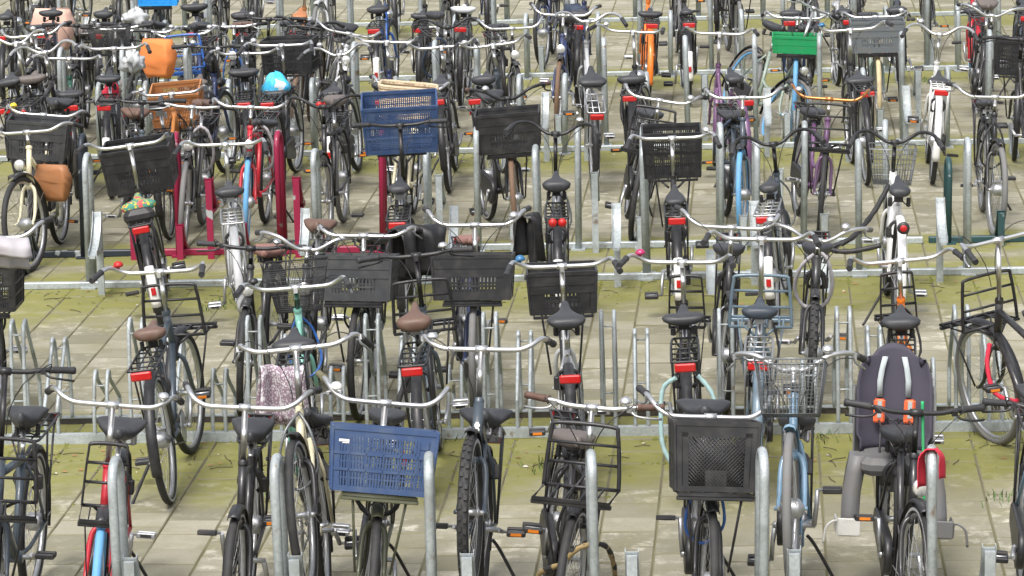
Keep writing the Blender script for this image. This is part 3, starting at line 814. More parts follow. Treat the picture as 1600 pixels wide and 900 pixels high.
    if fr:
        kind = fr[0]; fc = fr[1] if len(fr) > 1 else 'black'
        if kind == 'carrier': part('front_carrier', 'carrier', m_carrier, blackmetal if fc == 'black' else paint(fc), root, FL @ T((0, 0, fr[2] if len(fr) > 2 else 0)))
        elif kind == 'narrow': part('front_carrier', 'carrier', m_carrier, blackmetal, root, FL @ Matrix.Diagonal((.58, 1, 1, 1)))
        elif kind == 'crate':
            wd, dp, h, sty = fr[2]; tilt = fr[3] if len(fr) > 3 else 0
            dz = fr[4] if len(fr) > 4 else 0
            part('front_carrier', 'platform', m_platform, paintm if col == 'olive' else blackmetal, root, FL @ T((0, 1.12, PZ + dz)) @ RX(tilt) @ T((0, -1.12, -PZ)))
            part('crate', 'crate%s' % (fr[2],), m_crate(wd, dp, h, sty), PLAS[fc], root, FL @ T((0, 1.12, PZ + .012 + dz)) @ RX(tilt), label='%s plastic crate fixed to the front carrier' % {'dark': 'dark grey', 'bright': 'bright blue'}.get(fc, fc))
        elif kind == 'wire': part('front_basket', 'wire', m_wirebasket(), wire_m, root, FL @ T((0, 1.06, .76)), label='wire basket in front of the handlebar')
        elif kind == 'mesh': part('front_basket', 'meshb', m_wirebasket(.34, .26, .25, .72, 34, 22, .0011), blackmetal, root, FL @ T((0, 1.07, .82)), label='fine black mesh basket')
        elif kind == 'wicker':
            part('front_carrier', 'platform', m_platform, blackmetal, root, FL @ T((0, 0, .19))); part('front_basket', 'wicker', m_wicker, wicker_m, root, FL @ T((0, 1.1, PZ + .2)), label='wicker basket on the front carrier')
    e = dict(o=root, row=row, u=u, col=col, lab=lab, M=M, S=S, fr=fr, sad=sad, ty=ty, axle=M @ (S @ FWc), hi=hi, saz=saz, hc=hc, sp=sp(saz), bar=bar)
    BIKES.append(e); return e

# ------------------------------------------------------------------ the bicycles, row by row (pixel of the bar clamp fixes sideways place and bar height; depth comes from the rack)
C50, C40, C46 = (.465, .35, .29, 'slots'), (.375, .30, .31, 'mesh'), (.44, .33, .26, 'euro')
CB = (.38, .3, .24, 'euro'); CS = (.42, .3, .28, 'slots')
# nearest rack, fronts towards the camera
bike('R0F', 8, 580, 'slate', 'diamond', 'flat', 'black', steer=10, yaw=-4, sv=652, lamp=False, fr=('carrier',), dy=.1, lab='slate blue bicycle with black flat handlebar', thick=1.25)
bike('R0F', 176, 633, 'red', 'step', 'oma', sv=672, ty='blue', fr=('narrow',), lean=6, steer=3, yaw=0, lab='red bicycle with blue front tyre and black front carrier', lamp=False, nolev=True, rr=None, tail=None)
bike('R0F', 383, 637, 'black', 'diamond', 'oma', sv=675, lab='black bicycle with plain chrome handlebar', lean=4, steer=-3, lamp=False, nolev=True)
bike('R0F', 462, 545, 'cream', 'step', 'oma', hi=True, lean=-3, steer=-4, yaw=0, sv=655, lab='cream bicycle leaning with its front wheel raised', lamp=False, fork='black')
bike('R0F', 602, 630, 'olive', 'step', 'oma', gc='khaki', fr=('crate', 'blue', C50, 12, .075), sv=655, lean=6, yaw=0, lab='olive bicycle with large blue crate', steer=3, lamp=True, mg='olive', bell='white', nolev=True)
A6 = bike('R0F', 752, 546, 'slate', 'diamond', 'oma', hi=True, sv=650, lean=3, lab='slate bicycle with knobbly raised front tyre', lamp=False, fat=True, steer=-3, thick=1.2)
A7 = bike('R0F', 925, 637, 'black', 'diamond', 'flat', 'chrome', lean=9, steer=-16, yaw=5, fr=('carrier', 'black', .07), sad='taupe', sv=690, lab='black bicycle leaning over with front carrier and gold patterned lock', lamp=False, gc='brown')
bike('R0F', 1110, 652, 'black', 'oma', 'oma', fr=('crate', 'black', C40, 11, .06), lab='black bicycle with black mesh crate', lamp=True, sv=640, steer=2, lean=2.5, yaw=1)
bike('R0F', 1240, 575, 'lightblue', 'diamond', 'rise', hi=True, fr=('wire',), sv=660, lab='light blue bicycle with wire basket and raised front wheel', lamp=False, rim='chrome', ty='grey')
A10 = bike('R0F', 1432, 645, 'black', 'oma', 'flat', 'black', steer=6, sv=682, yaw=2, lean=3, lab='black bicycle carrying a purple child seat', lamp=True, dy=-.05, tail=None, mg=None)
bike('R0F', 1645, 640, 'lightblue', 'oma', 'flat', 'black', lab='light blue bicycle at the right edge', lamp=False)
# second rack, rears towards the camera
bike('R1B', 250, 425, 'slate', 'diamond', 'oma', fr=('carrier',), sad='brown', sv=516, lean=-6, yaw=-2, steer=-8, lab='slate bicycle with torn brown saddle and front carrier', stand=True, nolev=True, lamp=False, rty='black', bell='red')
B2 = bike('R1B', 462, 450, 'mint', 'oma', 'oma', fr=('mesh',), sv=532, lab='mint green bicycle with fine mesh basket', yaw=1, bell='black', mg='green', fork='mint', stemc='green')
B3 = bike('R1B', 650, 400, 'slate', 'diamond', 'flat', 'black', fr=('carrier',), sad='brown', sv=495, yaw=-1, lab='slate bicycle with dark brown sprung saddle and black carrier', lamp=False, rty='grey', post='black', wp=False)
bike('R1B', 878, 416, 'silver', 'oma', 'oma', fr=('crate', 'black', CB, 0, .07), sv=492, bell='blue', lean=-1, steer=0, lab='silver bicycle with black crate and blue bell', nolev=True, lamp=False, rr=None)
B5 = bike('R1B', 1066, 410, 'black', 'oma', 'oma', fr=('narrow',), sv=492, bell='pink', yaw=-1, lab='black bicycle with mint cloth lock and pink bell', nolev=True)
bike('R1B', 1190, 374, 'steelblue', 'oma', 'oma', fr=('carrier', 'steelblue'), sad='navy', sv=482, lab='steel blue bicycle with broad navy saddle and slatted carrier', lamp=False, nolev=True, mg='steelblue', rr='silver')
bike('R1B', 1405, 408, 'orange', 'oma', 'oma', fr=('narrow',), sv=496, lab='orange bicycle with plain chrome handlebar', nolev=True, mg='orange', lamp=False)
B8 = bike('R1B', 1560, 375, 'black', 'diamond', 'oma', fr=('carrier',), sv=484, yaw=14, steer=12, lab='black bicycle standing askew with red cloth lock', lamp=False, thick=1.15, ty='grey')
# second rack, fronts towards the camera
C1 = bike('R1F', -14, 372, 'black', 'oma', 'oma', fr=('crate', 'black', CS), yaw=8, lab='black bicycle with black crate and grey cloth')
bike('R1F', 392, 398, 'black', 'oma', 'flat', 'black', sad='pink', sv=394, lean=2, lab='black bicycle with dusty brown saddle', yaw=-6, lamp=True)
bike('R1F', 568, 369, 'black', 'oma', 'oma', fr=('crate', 'dark', C46, 8), sv=374, yaw=-2, lab='black bicycle with dark grey crate', lamp=True)
bike('R1F', 742, 352, 'navy', 'oma', 'oma', fr=('crate', 'black', (.46, .34, .26, 'euro'), 8), sad='pink', sv=378, ty='grey', lab='navy bicycle with wide black crate and dusty brown saddle', lamp=True)
bike('R1F', 1143, 356, 'black', 'diamond', 'oma', lab='black bicycle with long chrome handlebar and narrow fork', sv=392, lamp=False)
bike('R1F', 1278, 396, 'black', 'step', 'rise', fat=True, lab='black bicycle with fat tyres and curved handlebar', thick=1.4, lamp=False, gc='grey', sv=410, yaw=-3)
# third rack, rears towards the camera
D1 = bike('R2B', 203, 228, 'black', 'oma', 'oma', fr=('crate', 'black', (.46, .34, .30, 'euro'), 6, .12), lean=-9, yaw=5, sv=318, wp=True, lab='black bicycle leaning left with black crate and flowered saddle cover', nolev=True)
bike('R2B', 352, 226, 'silver', 'oma', 'oma', hc='chrome', rr='silver', tail=None, sv=296, mg='silver', lab='silver bicycle with silver rear rack', ty='grey')
bike('R2B', 625, 196, 'black', 'diamond', 'flat', 'black', fr=('crate', 'blue', (.5, .36, .33, 'slots'), 10, .34), sv=291, lean=-1, yaw=0, steer=2, lab='black bicycle with big blue crate', thick=1.3)
bike('R2B', 868, 207, 'grey', 'diamond', 'rise', 'black', sv=284, tail='double', thick=1.7, wp=True, lab='dark grey electric bicycle with thick frame', lamp=False, fat=True)
bike('R2B', 1050, 216, 'black', 'oma', 'oma', fr=('crate', 'black', (.39, .3, .31, 'slots'), 4, .12), sv=306, wp=True, lean=-1, yaw=0, steer=0, lab='black bicycle with black crate', nolev=True)
bike('R2B', 1208, 223, 'slate', 'diamond', 'rise', 'black', sv=290, wp=True, lab='slate bicycle with black curved handlebar', lamp=False, rr='silver')
D8 = bike('R2B', 1398, 220, 'white', 'diamond', 'rise', 'black', sv=293, tail='round', fat=True, rr=None, lab='white and red bicycle with round tail light and chain lock', fr=('wire',), thick=1.5, lamp=False)
# third rack, fronts towards the camera
bike('R2F', 42, 243, 'cream', 'step', 'oma', dy=-.75, lab='cream bicycle with brown leather bag', lamp=True, yaw=-6)
bike('R2F', 68, 180, 'black', 'oma', 'oma', fr=('crate', 'dark', (.43, .32, .28, 'euro')), bell='yellow', lab='black bicycle with dark grey crate and yellow bell')
bike('R2F', 392, 168, 'red', 'diamond', 'oma', lab='red bicycle with low chrome handlebar', ty='blue', sv=200, yaw=-4)
bike('R2F', 640, 140, 'cream', 'step', 'oma', fr=('wicker',), lab='cream bicycle with wicker basket', dy=.3)
bike('R2F', 793, 152, 'black', 'oma', 'rise', 'black', fr=('crate', 'black', (.46, .34, .29, 'euro')), ty='brown', lab='black bicycle with black crate and brown front tyre', lamp=True, gc='brown')
bike('R2F', 1030, 157, 'black', 'oma', 'oma', fr=('carrier',), lab='black bicycle with loop carrier', sv=180, lamp=False)
bike('R2F', 1160, 153, 'slate', 'diamond', 'oma', ty='blue', sv=185, lab='slate bicycle with pale blue front tyre', lamp=False)
bike('R2F', 1296, 155, 'purple', 'oma', 'oma', 'copper', fr=('carrier',), lab='purple bicycle with copper handlebar and carrier', lamp=False, sv=178)
bike('R2F', 1555, 152, 'black', 'diamond', 'oma', sv=163, lab='black bicycle with broad black saddle', ty='grey')
# fourth rack, rears towards the camera
bike('R3B', 108, 92, 'green', 'oma', 'oma', sv=146, lab='dark green bicycle with black sprung saddle', coat=True)
F2 = bike('R3B', 178, 76, 'slate', 'oma', 'oma', sv=120, wp=True, lab='slate bicycle with crumpled red cloth under saddle', nolev=True)
F3 = bike('R3B', 330, 74, 'navy', 'oma', 'flat', 'black', sad='taupe', sv=127, lab='navy bicycle with black panniers')
F4 = bike('R3B', 440, 71, 'black', 'oma', 'oma', fr=('crate', 'black', CS, 0, .12), sv=150, lab='black bicycle with saddle wrapped in a plastic bag', lean=-3)
bike('R3B', 530, 84, 'black', 'oma', 'rise', sv=147, tail='double', wp=True, lab='black bicycle with two round tail lights')
bike('R3B', 770, 71, 'slate', 'diamond', 'oma', sv=122, lab='slate bicycle with bent chrome handlebar')
bike('R3B', 918, 32, 'silver', 'step', 'rise', sv=119, hi=True, rr='silver', lab='silver bicycle with front wheel raised high')
bike('R3B', 990, 50, 'black', 'oma', 'oma', sv=122, lab='black bicycle with big red tail light', nolev=True)
bike('R3B', 1124, 53, 'purple', 'oma', 'oma', sv=119, lab='purple bicycle with chrome handlebar', mg='purple', rr=None, nolev=True)
bike('R3B', 1328, 47, 'black', 'oma', 'oma', sv=122, lab='black bicycle with broad black saddle', bell='blue')
bike('R3B', 1468, 52, 'white', 'diamond', 'rise', sv=124, rr='white', lab='white bicycle with black grips', mg='white', lamp=False)
bike('R3B', 25, 66, 'black', 'oma', 'rise', lab='black bicycle with wavy chrome handlebar')
bike('R3B', 268, 150, 'copper', 'step', 'oma', lab='rusty orange bicycle half hidden behind brown crate', lean=-4, dy=-1.9, fr=('crate', 'brown', (.38, .3, .28, 'slots'), 14))
bike('R3B', 605, 66, 'navy', 'diamond', 'oma', lab='navy bicycle with chrome swept handlebar', sv=130)
bike('R3B', 690, 74, 'black', 'oma', 'oma', lab='black bicycle with long swept chrome handlebar', sv=128)
bike('R3B', 1596, 62, 'black', 'oma', 'flat', 'black', lab='black bicycle with black basket at the right edge', fr=('crate', 'black', CS))
# fourth rack, fronts towards the camera
bike('R3F', 48, 60, 'black', 'oma', 'oma', lab='black bicycle with low chrome handlebar', dy=-.2)
bike('R3F', 180, 46, 'black', 'oma', 'flat', fr=('mesh',), lab='black bicycle with mesh basket', dy=-.2)
G3 = bike('R3F', 288, 60, 'navy', 'oma', 'oma', fr=('carrier', 'blue'), lab='navy bicycle with blue carrier', dy=-.3)
bike('R3F', 545, 62, 'silver', 'oma', 'oma', lab='silver bicycle with upright chrome handlebar', dy=-.2)
bike('R3F', 700, 46, 'black', 'oma', 'rise', 'black', lab='black bicycle with black wavy handlebar')
bike('R3F', 800, 66, 'black', 'diamond', 'oma', lab='black bicycle with shining headlight', lamp=True, dy=-.3)
bike('R3F', 1246, 38, 'black', 'oma', 'oma', fr=('crate', 'green', (.42, .3, .15, 'solid')), ty='blue', lab='black bicycle with green crate and blue front tyre', sv=60)
bike('R3F', 1368, 34, 'sage', 'oma', 'oma', fr=('crate', 'grey', (.46, .34, .27, 'euro')), ty='cream', lab='sage bicycle with grey crate and cream front tyre', lamp=True)
bike('R3F', 1272, 8, 'sage', 'oma', 'flat', lean=24, yaw=20, steer=10, lab='pale bicycle toppling sideways with blue rimmed wheel', ty='grey', rim='blue', dy=-.2, rr=None, tail=None)
bike('R3F', 880, 24, 'darkblue' if 'darkblue' in PAINT else 'navy', 'oma', 'oma', lab='navy bicycle with brown tyre', ty='brown')
bike('R3F', 420, 30, 'black', 'diamond', 'flat', 'black', lab='black bicycle with straight black handlebar')
xr = random.Random(17)
for row, u, v, c, ff in (('R2F', 300, 168, 'black', None), ('R2F', 222, 160, 'slate', None), ('R2F', 505, 165, 'black', None), ('R3F', 120, 40, 'black', None), ('R3F', 228, 52, 'grey', ('narrow',)),
        ('R3F', 365, 42, 'slate', None), ('R3F', 478, 44, 'black', ('carrier',)), 
        ('R3F', 1550, 34, 'black', None), ('R3B', 70, 80, 'black', None), ('R3B', 385, 84, 'black', None), ('R1F', 480, 392, 'black', None)):
    b_ = xr.choice(('oma', 'rise', 'flat')); h_ = xr.choice(('chrome', 'chrome', 'black')); sd_ = xr.choice(('black', 'black', 'brown', 'taupe'))
    bike(row, u, v, c, xr.choice(('oma', 'diamond', 'step')), b_, h_, fr=ff, sad=sd_, ty=xr.choice(('black', 'black', 'grey', 'brown')), tail=xr.choice(('wide', 'round', None)),
         lab='%s bicycle with %s handlebar and %s saddle' % (c, h_, sd_))
# fifth rack, rears and fronts, and the sixth behind: only their lower halves are in view
r5 = random.Random(3)
FIFB = [(12, 'black', 'black'), (88, 'navy', 'black'), (168, 'black', 'black'), (300, 'black', 'black'), (372, 'grey', 'black'), (468, 'copper', 'tan'), (592, 'blue', 'black'), (655, 'black', 'black'), (722, 'grey', 'white'), (905, 'navy', 'black'), (1006, 'orange', 'black'), (1060, 'black', 'black'), (1230, 'black', 'black'), (1300, 'silver', 'black'), (1392, 'slate', 'black'), (1512, 'red', 'black'), (1590, 'slate', 'black')]
for i, (u, c, sd_) in enumerate(FIFB):
    bike('R4B', u + 8, -26 + r5.uniform(-5, 12), c, r5.choice(('oma', 'oma', 'diamond', 'step')), r5.choice(('oma', 'rise', 'flat')), sad=sd_, sv=18 + r5.uniform(-8, 8), yaw=r5.uniform(-4, 4), lean=r5.uniform(-3, 3),
         lab='%s bicycle with %s saddle' % ({'copper': 'rusty brown'}.get(c, c), sd_), ty=('blue' if u == 1512 else 'black'), wp=(i % 5 == 1), mg=('orange' if c == 'orange' else None))
for i, u in enumerate((60, 245, 335, 500, 700, 850, 1060, 1150, 1270, 1450, 1545)):
    c = ('black', 'slate', 'black', 'silver', 'black', 'navy', 'black', 'black', 'grey')[i % 9]
    fr = ('crate', 'bright', (.46, .34, .3, 'slots')) if u == 245 else (('crate', 'black', CS) if u == 1150 else None)
    bike('R4F', u, -50, c, r5.choice(('oma', 'diamond', 'step')), 'oma', yaw=r5.uniform(-5, 5), lean=r5.uniform(-3, 3), fr=fr, ty=r5.choice(('black', 'black', 'grey', 'brown', 'black')),
         lab='%s bicycle%s' % (c, ' with bright blue crate' if u == 245 else ' cut off by the upper edge'))
for i, u in enumerate((30, 120, 205, 400, 610, 760, 880, 1120, 1330, 1520)):
    bike('R5B', u, -90, ('black', 'slate', 'black', 'grey', 'black', 'navy', 'silver')[i % 7], r5.choice(('oma', 'diamond', 'step')), 'oma', yaw=r5.uniform(-5, 5), lab='%s bicycle of which only the rear wheel shows' % ('black', 'slate', 'black', 'grey', 'black', 'navy', 'silver')[i % 7])

# ------------------------------------------------------------------ racks
def m_hoop(h, dp=.2, r=.0215):
    def fn():
        k = .1
        pts = [(0, 0, 0), (0, 0, h - k)] + [(0, k - k * math.cos(a), h - k + k * math.sin(a)) for a in [math.pi / 2 * i / 5 for i in range(1, 6)]]
        pts += [(0, dp - k + k * math.sin(a), h - k + k * math.cos(a)) for a in [math.pi / 2 * i / 5 for i in range(1, 6)]] + [(0, dp, 0)]
        b = MB().tube(pts, r, 10)
        for y in (0, dp): b.box((0, y, .006), (.1, .1, .012))
        return b
    return fn
def m_channel():     # gutter that hugs the front of a wheel; axle at the origin, wheel travels to +Y
    b = MB(); n = 10; fns = []
    for i in range(n + 1):
        a = R(-82 + 67 * i / n); fns.append(lambda p, a=a: (p[0], (.352 + p[1]) * math.cos(a), (.352 + p[1]) * math.sin(a)))
    w_, d_, t_ = .031, .034, .004
    b.sweep([(-w_, -d_), (-w_, t_), (w_, t_), (w_, -d_), (w_ - t_, -d_), (w_ - t_, 0), (-w_ + t_, 0), (-w_ + t_, -d_)], fns)
    for q in b.s: pass
    b.s = [False] * len(b.s); return b
def m_chpost(h):
    def fn():
        b = MB(); b.box((0, .36, -.345 - h / 2 + .1), (.045, .03, h + .28)); b.box((0, .2, -.352), (.04, .34, .02)); return b
    return fn
def m_beam(L): return lambda: MB().rbox((0, 0, .024), (L, .05, .048), .006)
def rackM(x, Yc): return T((x, rowY(Yc, x), Z0)) @ RZ(RACKANG)
def make_rack(Yc, u0, u1, matk, label, hoops, h, beams, dpt=.2, chan=(), group='long steel bicycle racks'):
    a = onY(u0, 300, Yc); b_ = onY(u1, 300, Yc)
    # x range where the rack's ends project at u0/u1 on the ground
    x0 = (u0 - 800) / FPX * Yc * 1.02; x1 = (u1 - 800) / FPX * Yc * 1.02
    xm = (x0 + x1) / 2; root = empty('bicycle_rack', rackM(xm, Yc)); root['label'] = label; root['category'] = 'bicycle rack'; root['group'] = group
    inv = root.matrix_basis.inverted(); L = x1 - x0
    for dy in beams: part('beam', 'beam%.3f' % L, m_beam(L), RACKM[matk], root, T((0, dy, 0)))
    for u in hoops:
        hh = h if not isinstance(u, tuple) else u[1]; uu = u if not isinstance(u, tuple) else u[0]; dyy = 0 if not isinstance(u, tuple) else u[2]
        Yh = Yc + dyy
        x = (uu - 800) / FPX * Yh * 1.02
        for _ in range(4):
            pu, pv = proj((x, rowY(Yh, x), hh)); x += (uu - pu) / (FPX / Yh)
        part('hoop', 'hoop%.2f' % hh, m_hoop(hh, dpt), RACKM[matk], root, inv @ T((x, rowY(Yh, x), Z0)) @ RZ(RACKANG + random.uniform(-4, 4)) @ RY(random.uniform(-1.2, 1.2)))
    for M_, hi in chan:
        part('wheel_channel', 'chan', m_channel, RACKM[matk], root, inv @ M_)
        part('post', 'chpost%d' % hi, m_chpost(.33 if hi else 0), RACKM[matk], root, inv @ M_)
    for k in range(int(L / .7) + 1):
        if len(beams) > 1:
            x = -L / 2 + .1 + k * .7; part('cross_bar', 'xb%.2f' % (max(beams) - min(beams)), lambda: MB().box((0, 0, .02), (.045, abs(max(beams) - min(beams)) - .062, .035)), RACKM[matk], root, T((x, (beams[0] + beams[1]) / 2, 0)))
    return root
def chan_for(rows, ulo=-1e9, uhi=1e9):
    out = []
    for e in BIKES:
        if e['row'] in rows and ulo <= e['u'] < uhi:
            f = 1 if e['row'][2] == 'B' else -1
            ax = e['axle']; out.append((T((ax.x, ax.y, Z0 + .345 + (.33 if e['hi'] else 0))) @ RZ(RACKANG + (0 if f > 0 else 180)), e['hi']))
    return out
def chan_at(row, us, hi=True):
    out = []
    for u in us:
        Yc = AX[row]; x = (u - 800) / FPX * Yc * 1.02
        for _ in range(4):
            pu, pv = proj((x, rowY(Yc, x), .6)); x += (u - pu) / (FPX / Yc)
        out.append((T((x, rowY(Yc, x), Z0 + .345 + (.33 if hi else 0))) @ RZ(RACKANG + (0 if row[2] == 'B' else 180)), hi))
    return out
make_rack(14.74, -150, 1750, 'galv', 'galvanised rack with tall hoops at the bottom edge of the picture', [-80, 176, 432, 668, 925, 1188, 1456, 1700], 1.0, [-.05], chan=chan_for(['R0F']) + chan_at('R0F', [220, 988, 1535]))
make_rack(23.85, -120, 1720, 'galv', 'galvanised rack, near half of third row, empty wheel channels showing', [130, 490, 664, 838, 1006, 1180, 1342, 1513], .92, [0], chan=chan_for(['R2B']) + chan_at('R2B', [140, 470, 705, 962, 1180, 1475]) + chan_at('R2B', [560, 1110, 1290], False))
make_rack(25.0, -120, 215, 'dark', 'navy painted rack section left of the maroon one', [-30, 122], .88, [.05], chan=chan_for(['R2F'], -200, 215))
make_rack(25.0, 222, 628, 'red', 'maroon painted rack section with chipped hoops', [272, 432, 592], .88, [.05], chan=chan_for(['R2F'], 215, 628) + chan_at('R2F', [335, 470]))
make_rack(25.0, 635, 1440, 'galv', 'galvanised rack, far half of third row beside the maroon section', [742, 900, 1000, 1125, 1255, 1385], .88, [.05], chan=chan_for(['R2F'], 628, 1440) + chan_at('R2F', [690, 930, 1215], True))
make_rack(25.0, 1448, 1720, 'green', 'dark green painted rack section near the right edge', [1482, 1640], .6, [.05], chan=chan_for(['R2F'], 1440, 2000))
def hoopset(us, h, dy): return [(u, h, dy) for u in us]
make_rack(29.55, -150, 1750, 'galv', 'galvanised rack of the fourth row, above the maroon section', hoopset([-40, 90, 190, 290, 420, 550, 680, 744, 945, 1074, 1180, 1280, 1411, 1545], .93, .1) + hoopset([151, 224, 355, 487, 620, 812, 880, 1010, 1140, 1350, 1480], .66, -.15), .9, [0], chan=chan_for(['R3B', 'R3F']) + chan_at('R3B', [650, 850, 1200, 1420]) + chan_at('R3F', [640, 1100, 1430]))
make_rack(34.2, -150, 1750, 'galv', 'galvanised rack of the fifth row near the upper edge', hoopset(range(-20, 1640, 113), .93, .1) + hoopset(range(30, 1640, 113), .62, -.1), .9, [0], chan=chan_for(['R4B', 'R4F']))
make_rack(38.6, -150, 1750, 'galv', 'farthest galvanised rack, cut by the upper edge of the picture', hoopset(range(-20, 1640, 101), .93, .1), .9, [0], chan=chan_for(['R5B']))
# low-high rack of paired tubes (second row)
def m_loop(h, back):
    def fn():
        b = MB()
        for s in (-1, 1):
            b.tube(smooth([(s * .036, 0, 0), (s * .036, 0, h * .35), (s * .036, .05, h - .06), (s * .036, .085, h - .012), (s * .036, .115, h), (s * .036, .145, h - .012), (s * .036, .17, h - .06), (s * .036, back - .03, h * .42), (s * .036, back, h * .32), (s * .036, back, 0)], 3), .0115, 8)
        for z, y in ((h - .07, .045), (h * .33, 0.)): b.tube([(-.036, y, z), (.036, y, z)], .005, 6)
        return b
    return fn
lr = empty('bicycle_rack', rackM(0, 19.3)); lr['label'] = 'low galvanised rack of paired bent tubes in the second row'; lr['category'] = 'bicycle rack'; lr['group'] = 'long steel bicycle racks'
linv = lr.matrix_basis.inverted()
part('beam', 'lbeam1', lambda: MB().box((0, 0, .0275), (8.5, .05, .055)).box((0, .03, .004), (8.5, .06, .008)), galv, lr)
part('beam', 'lbeam2', lambda: MB().box((0, 0, .017), (8.5, .012, .034), 1).box((0, .016, .038), (8.5, .05, .008), 0), [galv, mat('painted_shadow_web', (.035, .03, .025), .8)], lr, T((0, .47, 0)))  # back rail: web coloured near black to paint the shadow line under its flange
for k in range(10):
    for off, h, back, yy in ((0, .66, .47, 0.), (-62, .36, .47, 0.), (50, .5, -.47, .47)):
        u = 24 + 185 * k + off + (8 if off else 0); x = (u - 800) / FPX * 19.5
        for _ in range(4):
            pu, pv = proj((x, rowY(19.3, x), h)); x += (u - pu) / (FPX / 19.3)
        part('wheel_loop', 'loop%.2f' % h, m_loop(h, abs(back)), galv, lr, linv @ T((x, rowY(19.3 + yy, x), Z0 + .03)) @ RZ(RACKANG + (180 if back < 0 else 0)))

# ------------------------------------------------------------------ child seat on the black bicycle
sm_purple = mat('seat_cushion_purple', (.052, .047, .068), .75, 0, .1, (.1, .09, .12))
sm_grey = mat('seat_shell_grey', (.15, .15, .152), .5, 0, .3)
strap_m = mat('strap_grey', (.42, .47, .48), .7, 0, .1); buck_m = mat('buckle_orange', (.85, .16, .06), .45, 0, .05)
SM = T((0, -.09, .715)) @ RX(0)
seat = part('child_seat', 'cs_shell', m_seatshell, [sm_purple, sm_grey], A10['o'], SM @ Matrix.Diagonal((1.08, 1, .93, 1)), label='purple cushioned child seat with grey shell and orange buckles')
def m_outer():
    b = MB(); nu, nv = 14, 8
    for o_ in (0, -.012):
        for j in range(nv + 1):
            v = j / nv; z = -.13 + .30 * v
            for i in range(nu + 1):
                a = (i / nu * 2 - 1) * 1.3; b.v.append(Vector((.185 * math.sin(a), -.075 - .05 * v + (1 - math.cos(a)) * (.21 - .1 * v) + o_, z + .10 * abs(math.sin(a)) ** 2 * v)))
    W = nu + 1; off = W * (nv + 1)
    for j in range(nv):
        for i in range(nu):
            a = j * W + i; b.face((a, a + W, a + W + 1, a + 1)); b.face((off + a, off + a + 1, off + a + W + 1, off + a + W))
    edge = [k for k in range(W)] + [i * W + nu for i in range(1, nv + 1)] + [nv * W + k for k in range(nu - 1, -1, -1)] + [i * W for i in range(nv - 1, 0, -1)]
    for i in range(len(edge)):
        a, c = edge[i], edge[(i + 1) % len(edge)]; b.face((a, c, off + c, off + a))
    return b
part('seat_shell', 'cs_outer', m_outer, sm_grey, seat)
part('seat_pan', 'cs_pan', m_seatpan, sm_grey, seat)
for s in (-1, 1):
    part('foot_rest', 'cs_foot%d' % s, m_footcup(s), whitep if s > 0 else sm_grey, seat)
    part('strap', 'cs_strap%d' % s, m_strap(s), strap_m, seat)
    part('buckle', 'cs_b%d' % s, m_buckle(s), buck_m, seat); part('buckle_stripe', 'cs_bf%d' % s, m_buckleface(s), strap_m, seat)
# green cord, locks, saddle covers
def on_bike(e, name, key, fn, m, M, label=None): return part(name, key, fn, m, e['o'], M, label)
on_bike(A10, 'cord', 'greencord', m_lockchain([(-.03, .80, 1.1), (-.04, .83, .9), (-.05, .88, .72), (-.05, .9, .55)], .007), mat('cord_green', (.02, .35, .12), .6), None, 'green twisted cord')
gold = patmat('gold_black_lock', (.02, .02, .02), (.25, .18, .08), (.02, .02, .02), 16)
on_bike(A7, 'chain_lock', 'lockA7', m_lockchain([(.1, 1.3, .5), (.18, 1.2, .42), (.16, 1.05, .28), (.02, .95, .30), (-.12, 1.0, .36), (-.16, 1.12, .42), (-.08, 1.3, .60), (.04, 1.36, .60), (.1, 1.3, .5)], .012), gold, None, 'black and gold chain lock round the front wheel')
on_bike(B5, 'chain_lock', 'lockB5', m_lockchain([(.06, -.32, .72), (.13, -.34, .62), (.15, -.36, .45), (.08, -.4, .32), (-.05, -.4, .25), (-.13, -.38, .35), (-.14, -.36, .5), (-.12, -.33, .66), (-.05, -.35, .72)], .012), clothM['mint'], None, 'mint cloth covered chain lock')
on_bike(B8, 'chain_lock', 'lockB8', m_lockchain([(-.06, .88, .62), (-.1, .82, .52), (-.09, .75, .38), (.0, .66, .34), (.1, .6, .4)], .013), clothM['red'], None, 'red cloth covered chain lock')
on_bike(B3, 'chain_lock', 'lockB3', m_lockchain([(-.05, .05, .66), (-.11, -.02, .55), (-.13, -.05, .38), (-.11, -.02, .2)], .015), patmat('black_red_lock', (.02, .02, .02), (.02, .02, .02), (.4, .02, .02), 25), None)
on_bike(D8, 'chain_lock', 'lockD8', m_lockchain([(-.03, .8, .78), (-.14, .62, .62), (-.28, .4, .5), (-.42, .32, .44), (-.3, .28, .43), (-.1, .3, .47)], .018), clothM['black'], None, 'black chain lock stretched to the rack')
def cover(e, key, m, lab):
    o = on_bike(e, 'saddle_cover', key, lambda: m_saddle(), m, T(e['sp'] + Vector((0, -.02, .003))) @ RX(5) @ Matrix.Diagonal((1.05, 1.04, 1.12, 1)), lab); return o
cover(D1, 'cov1', floral, 'green and yellow flowered saddle cover')
on_bike(D1, 'saddle_bag', 'sbag', lambda: MB().rbox((0, -.12, .83), (.2, .1, .09), .03), clothM['black'], None, 'small black saddle bag')
on_bike(F4, 'saddle_cover', 'bagF4', blob(.115, .14, .09, 4, .3), bagblue, T(e_ := (F4['sp'] + Vector((0, 0, .03)))), 'blue and white plastic bag tied over the saddle')
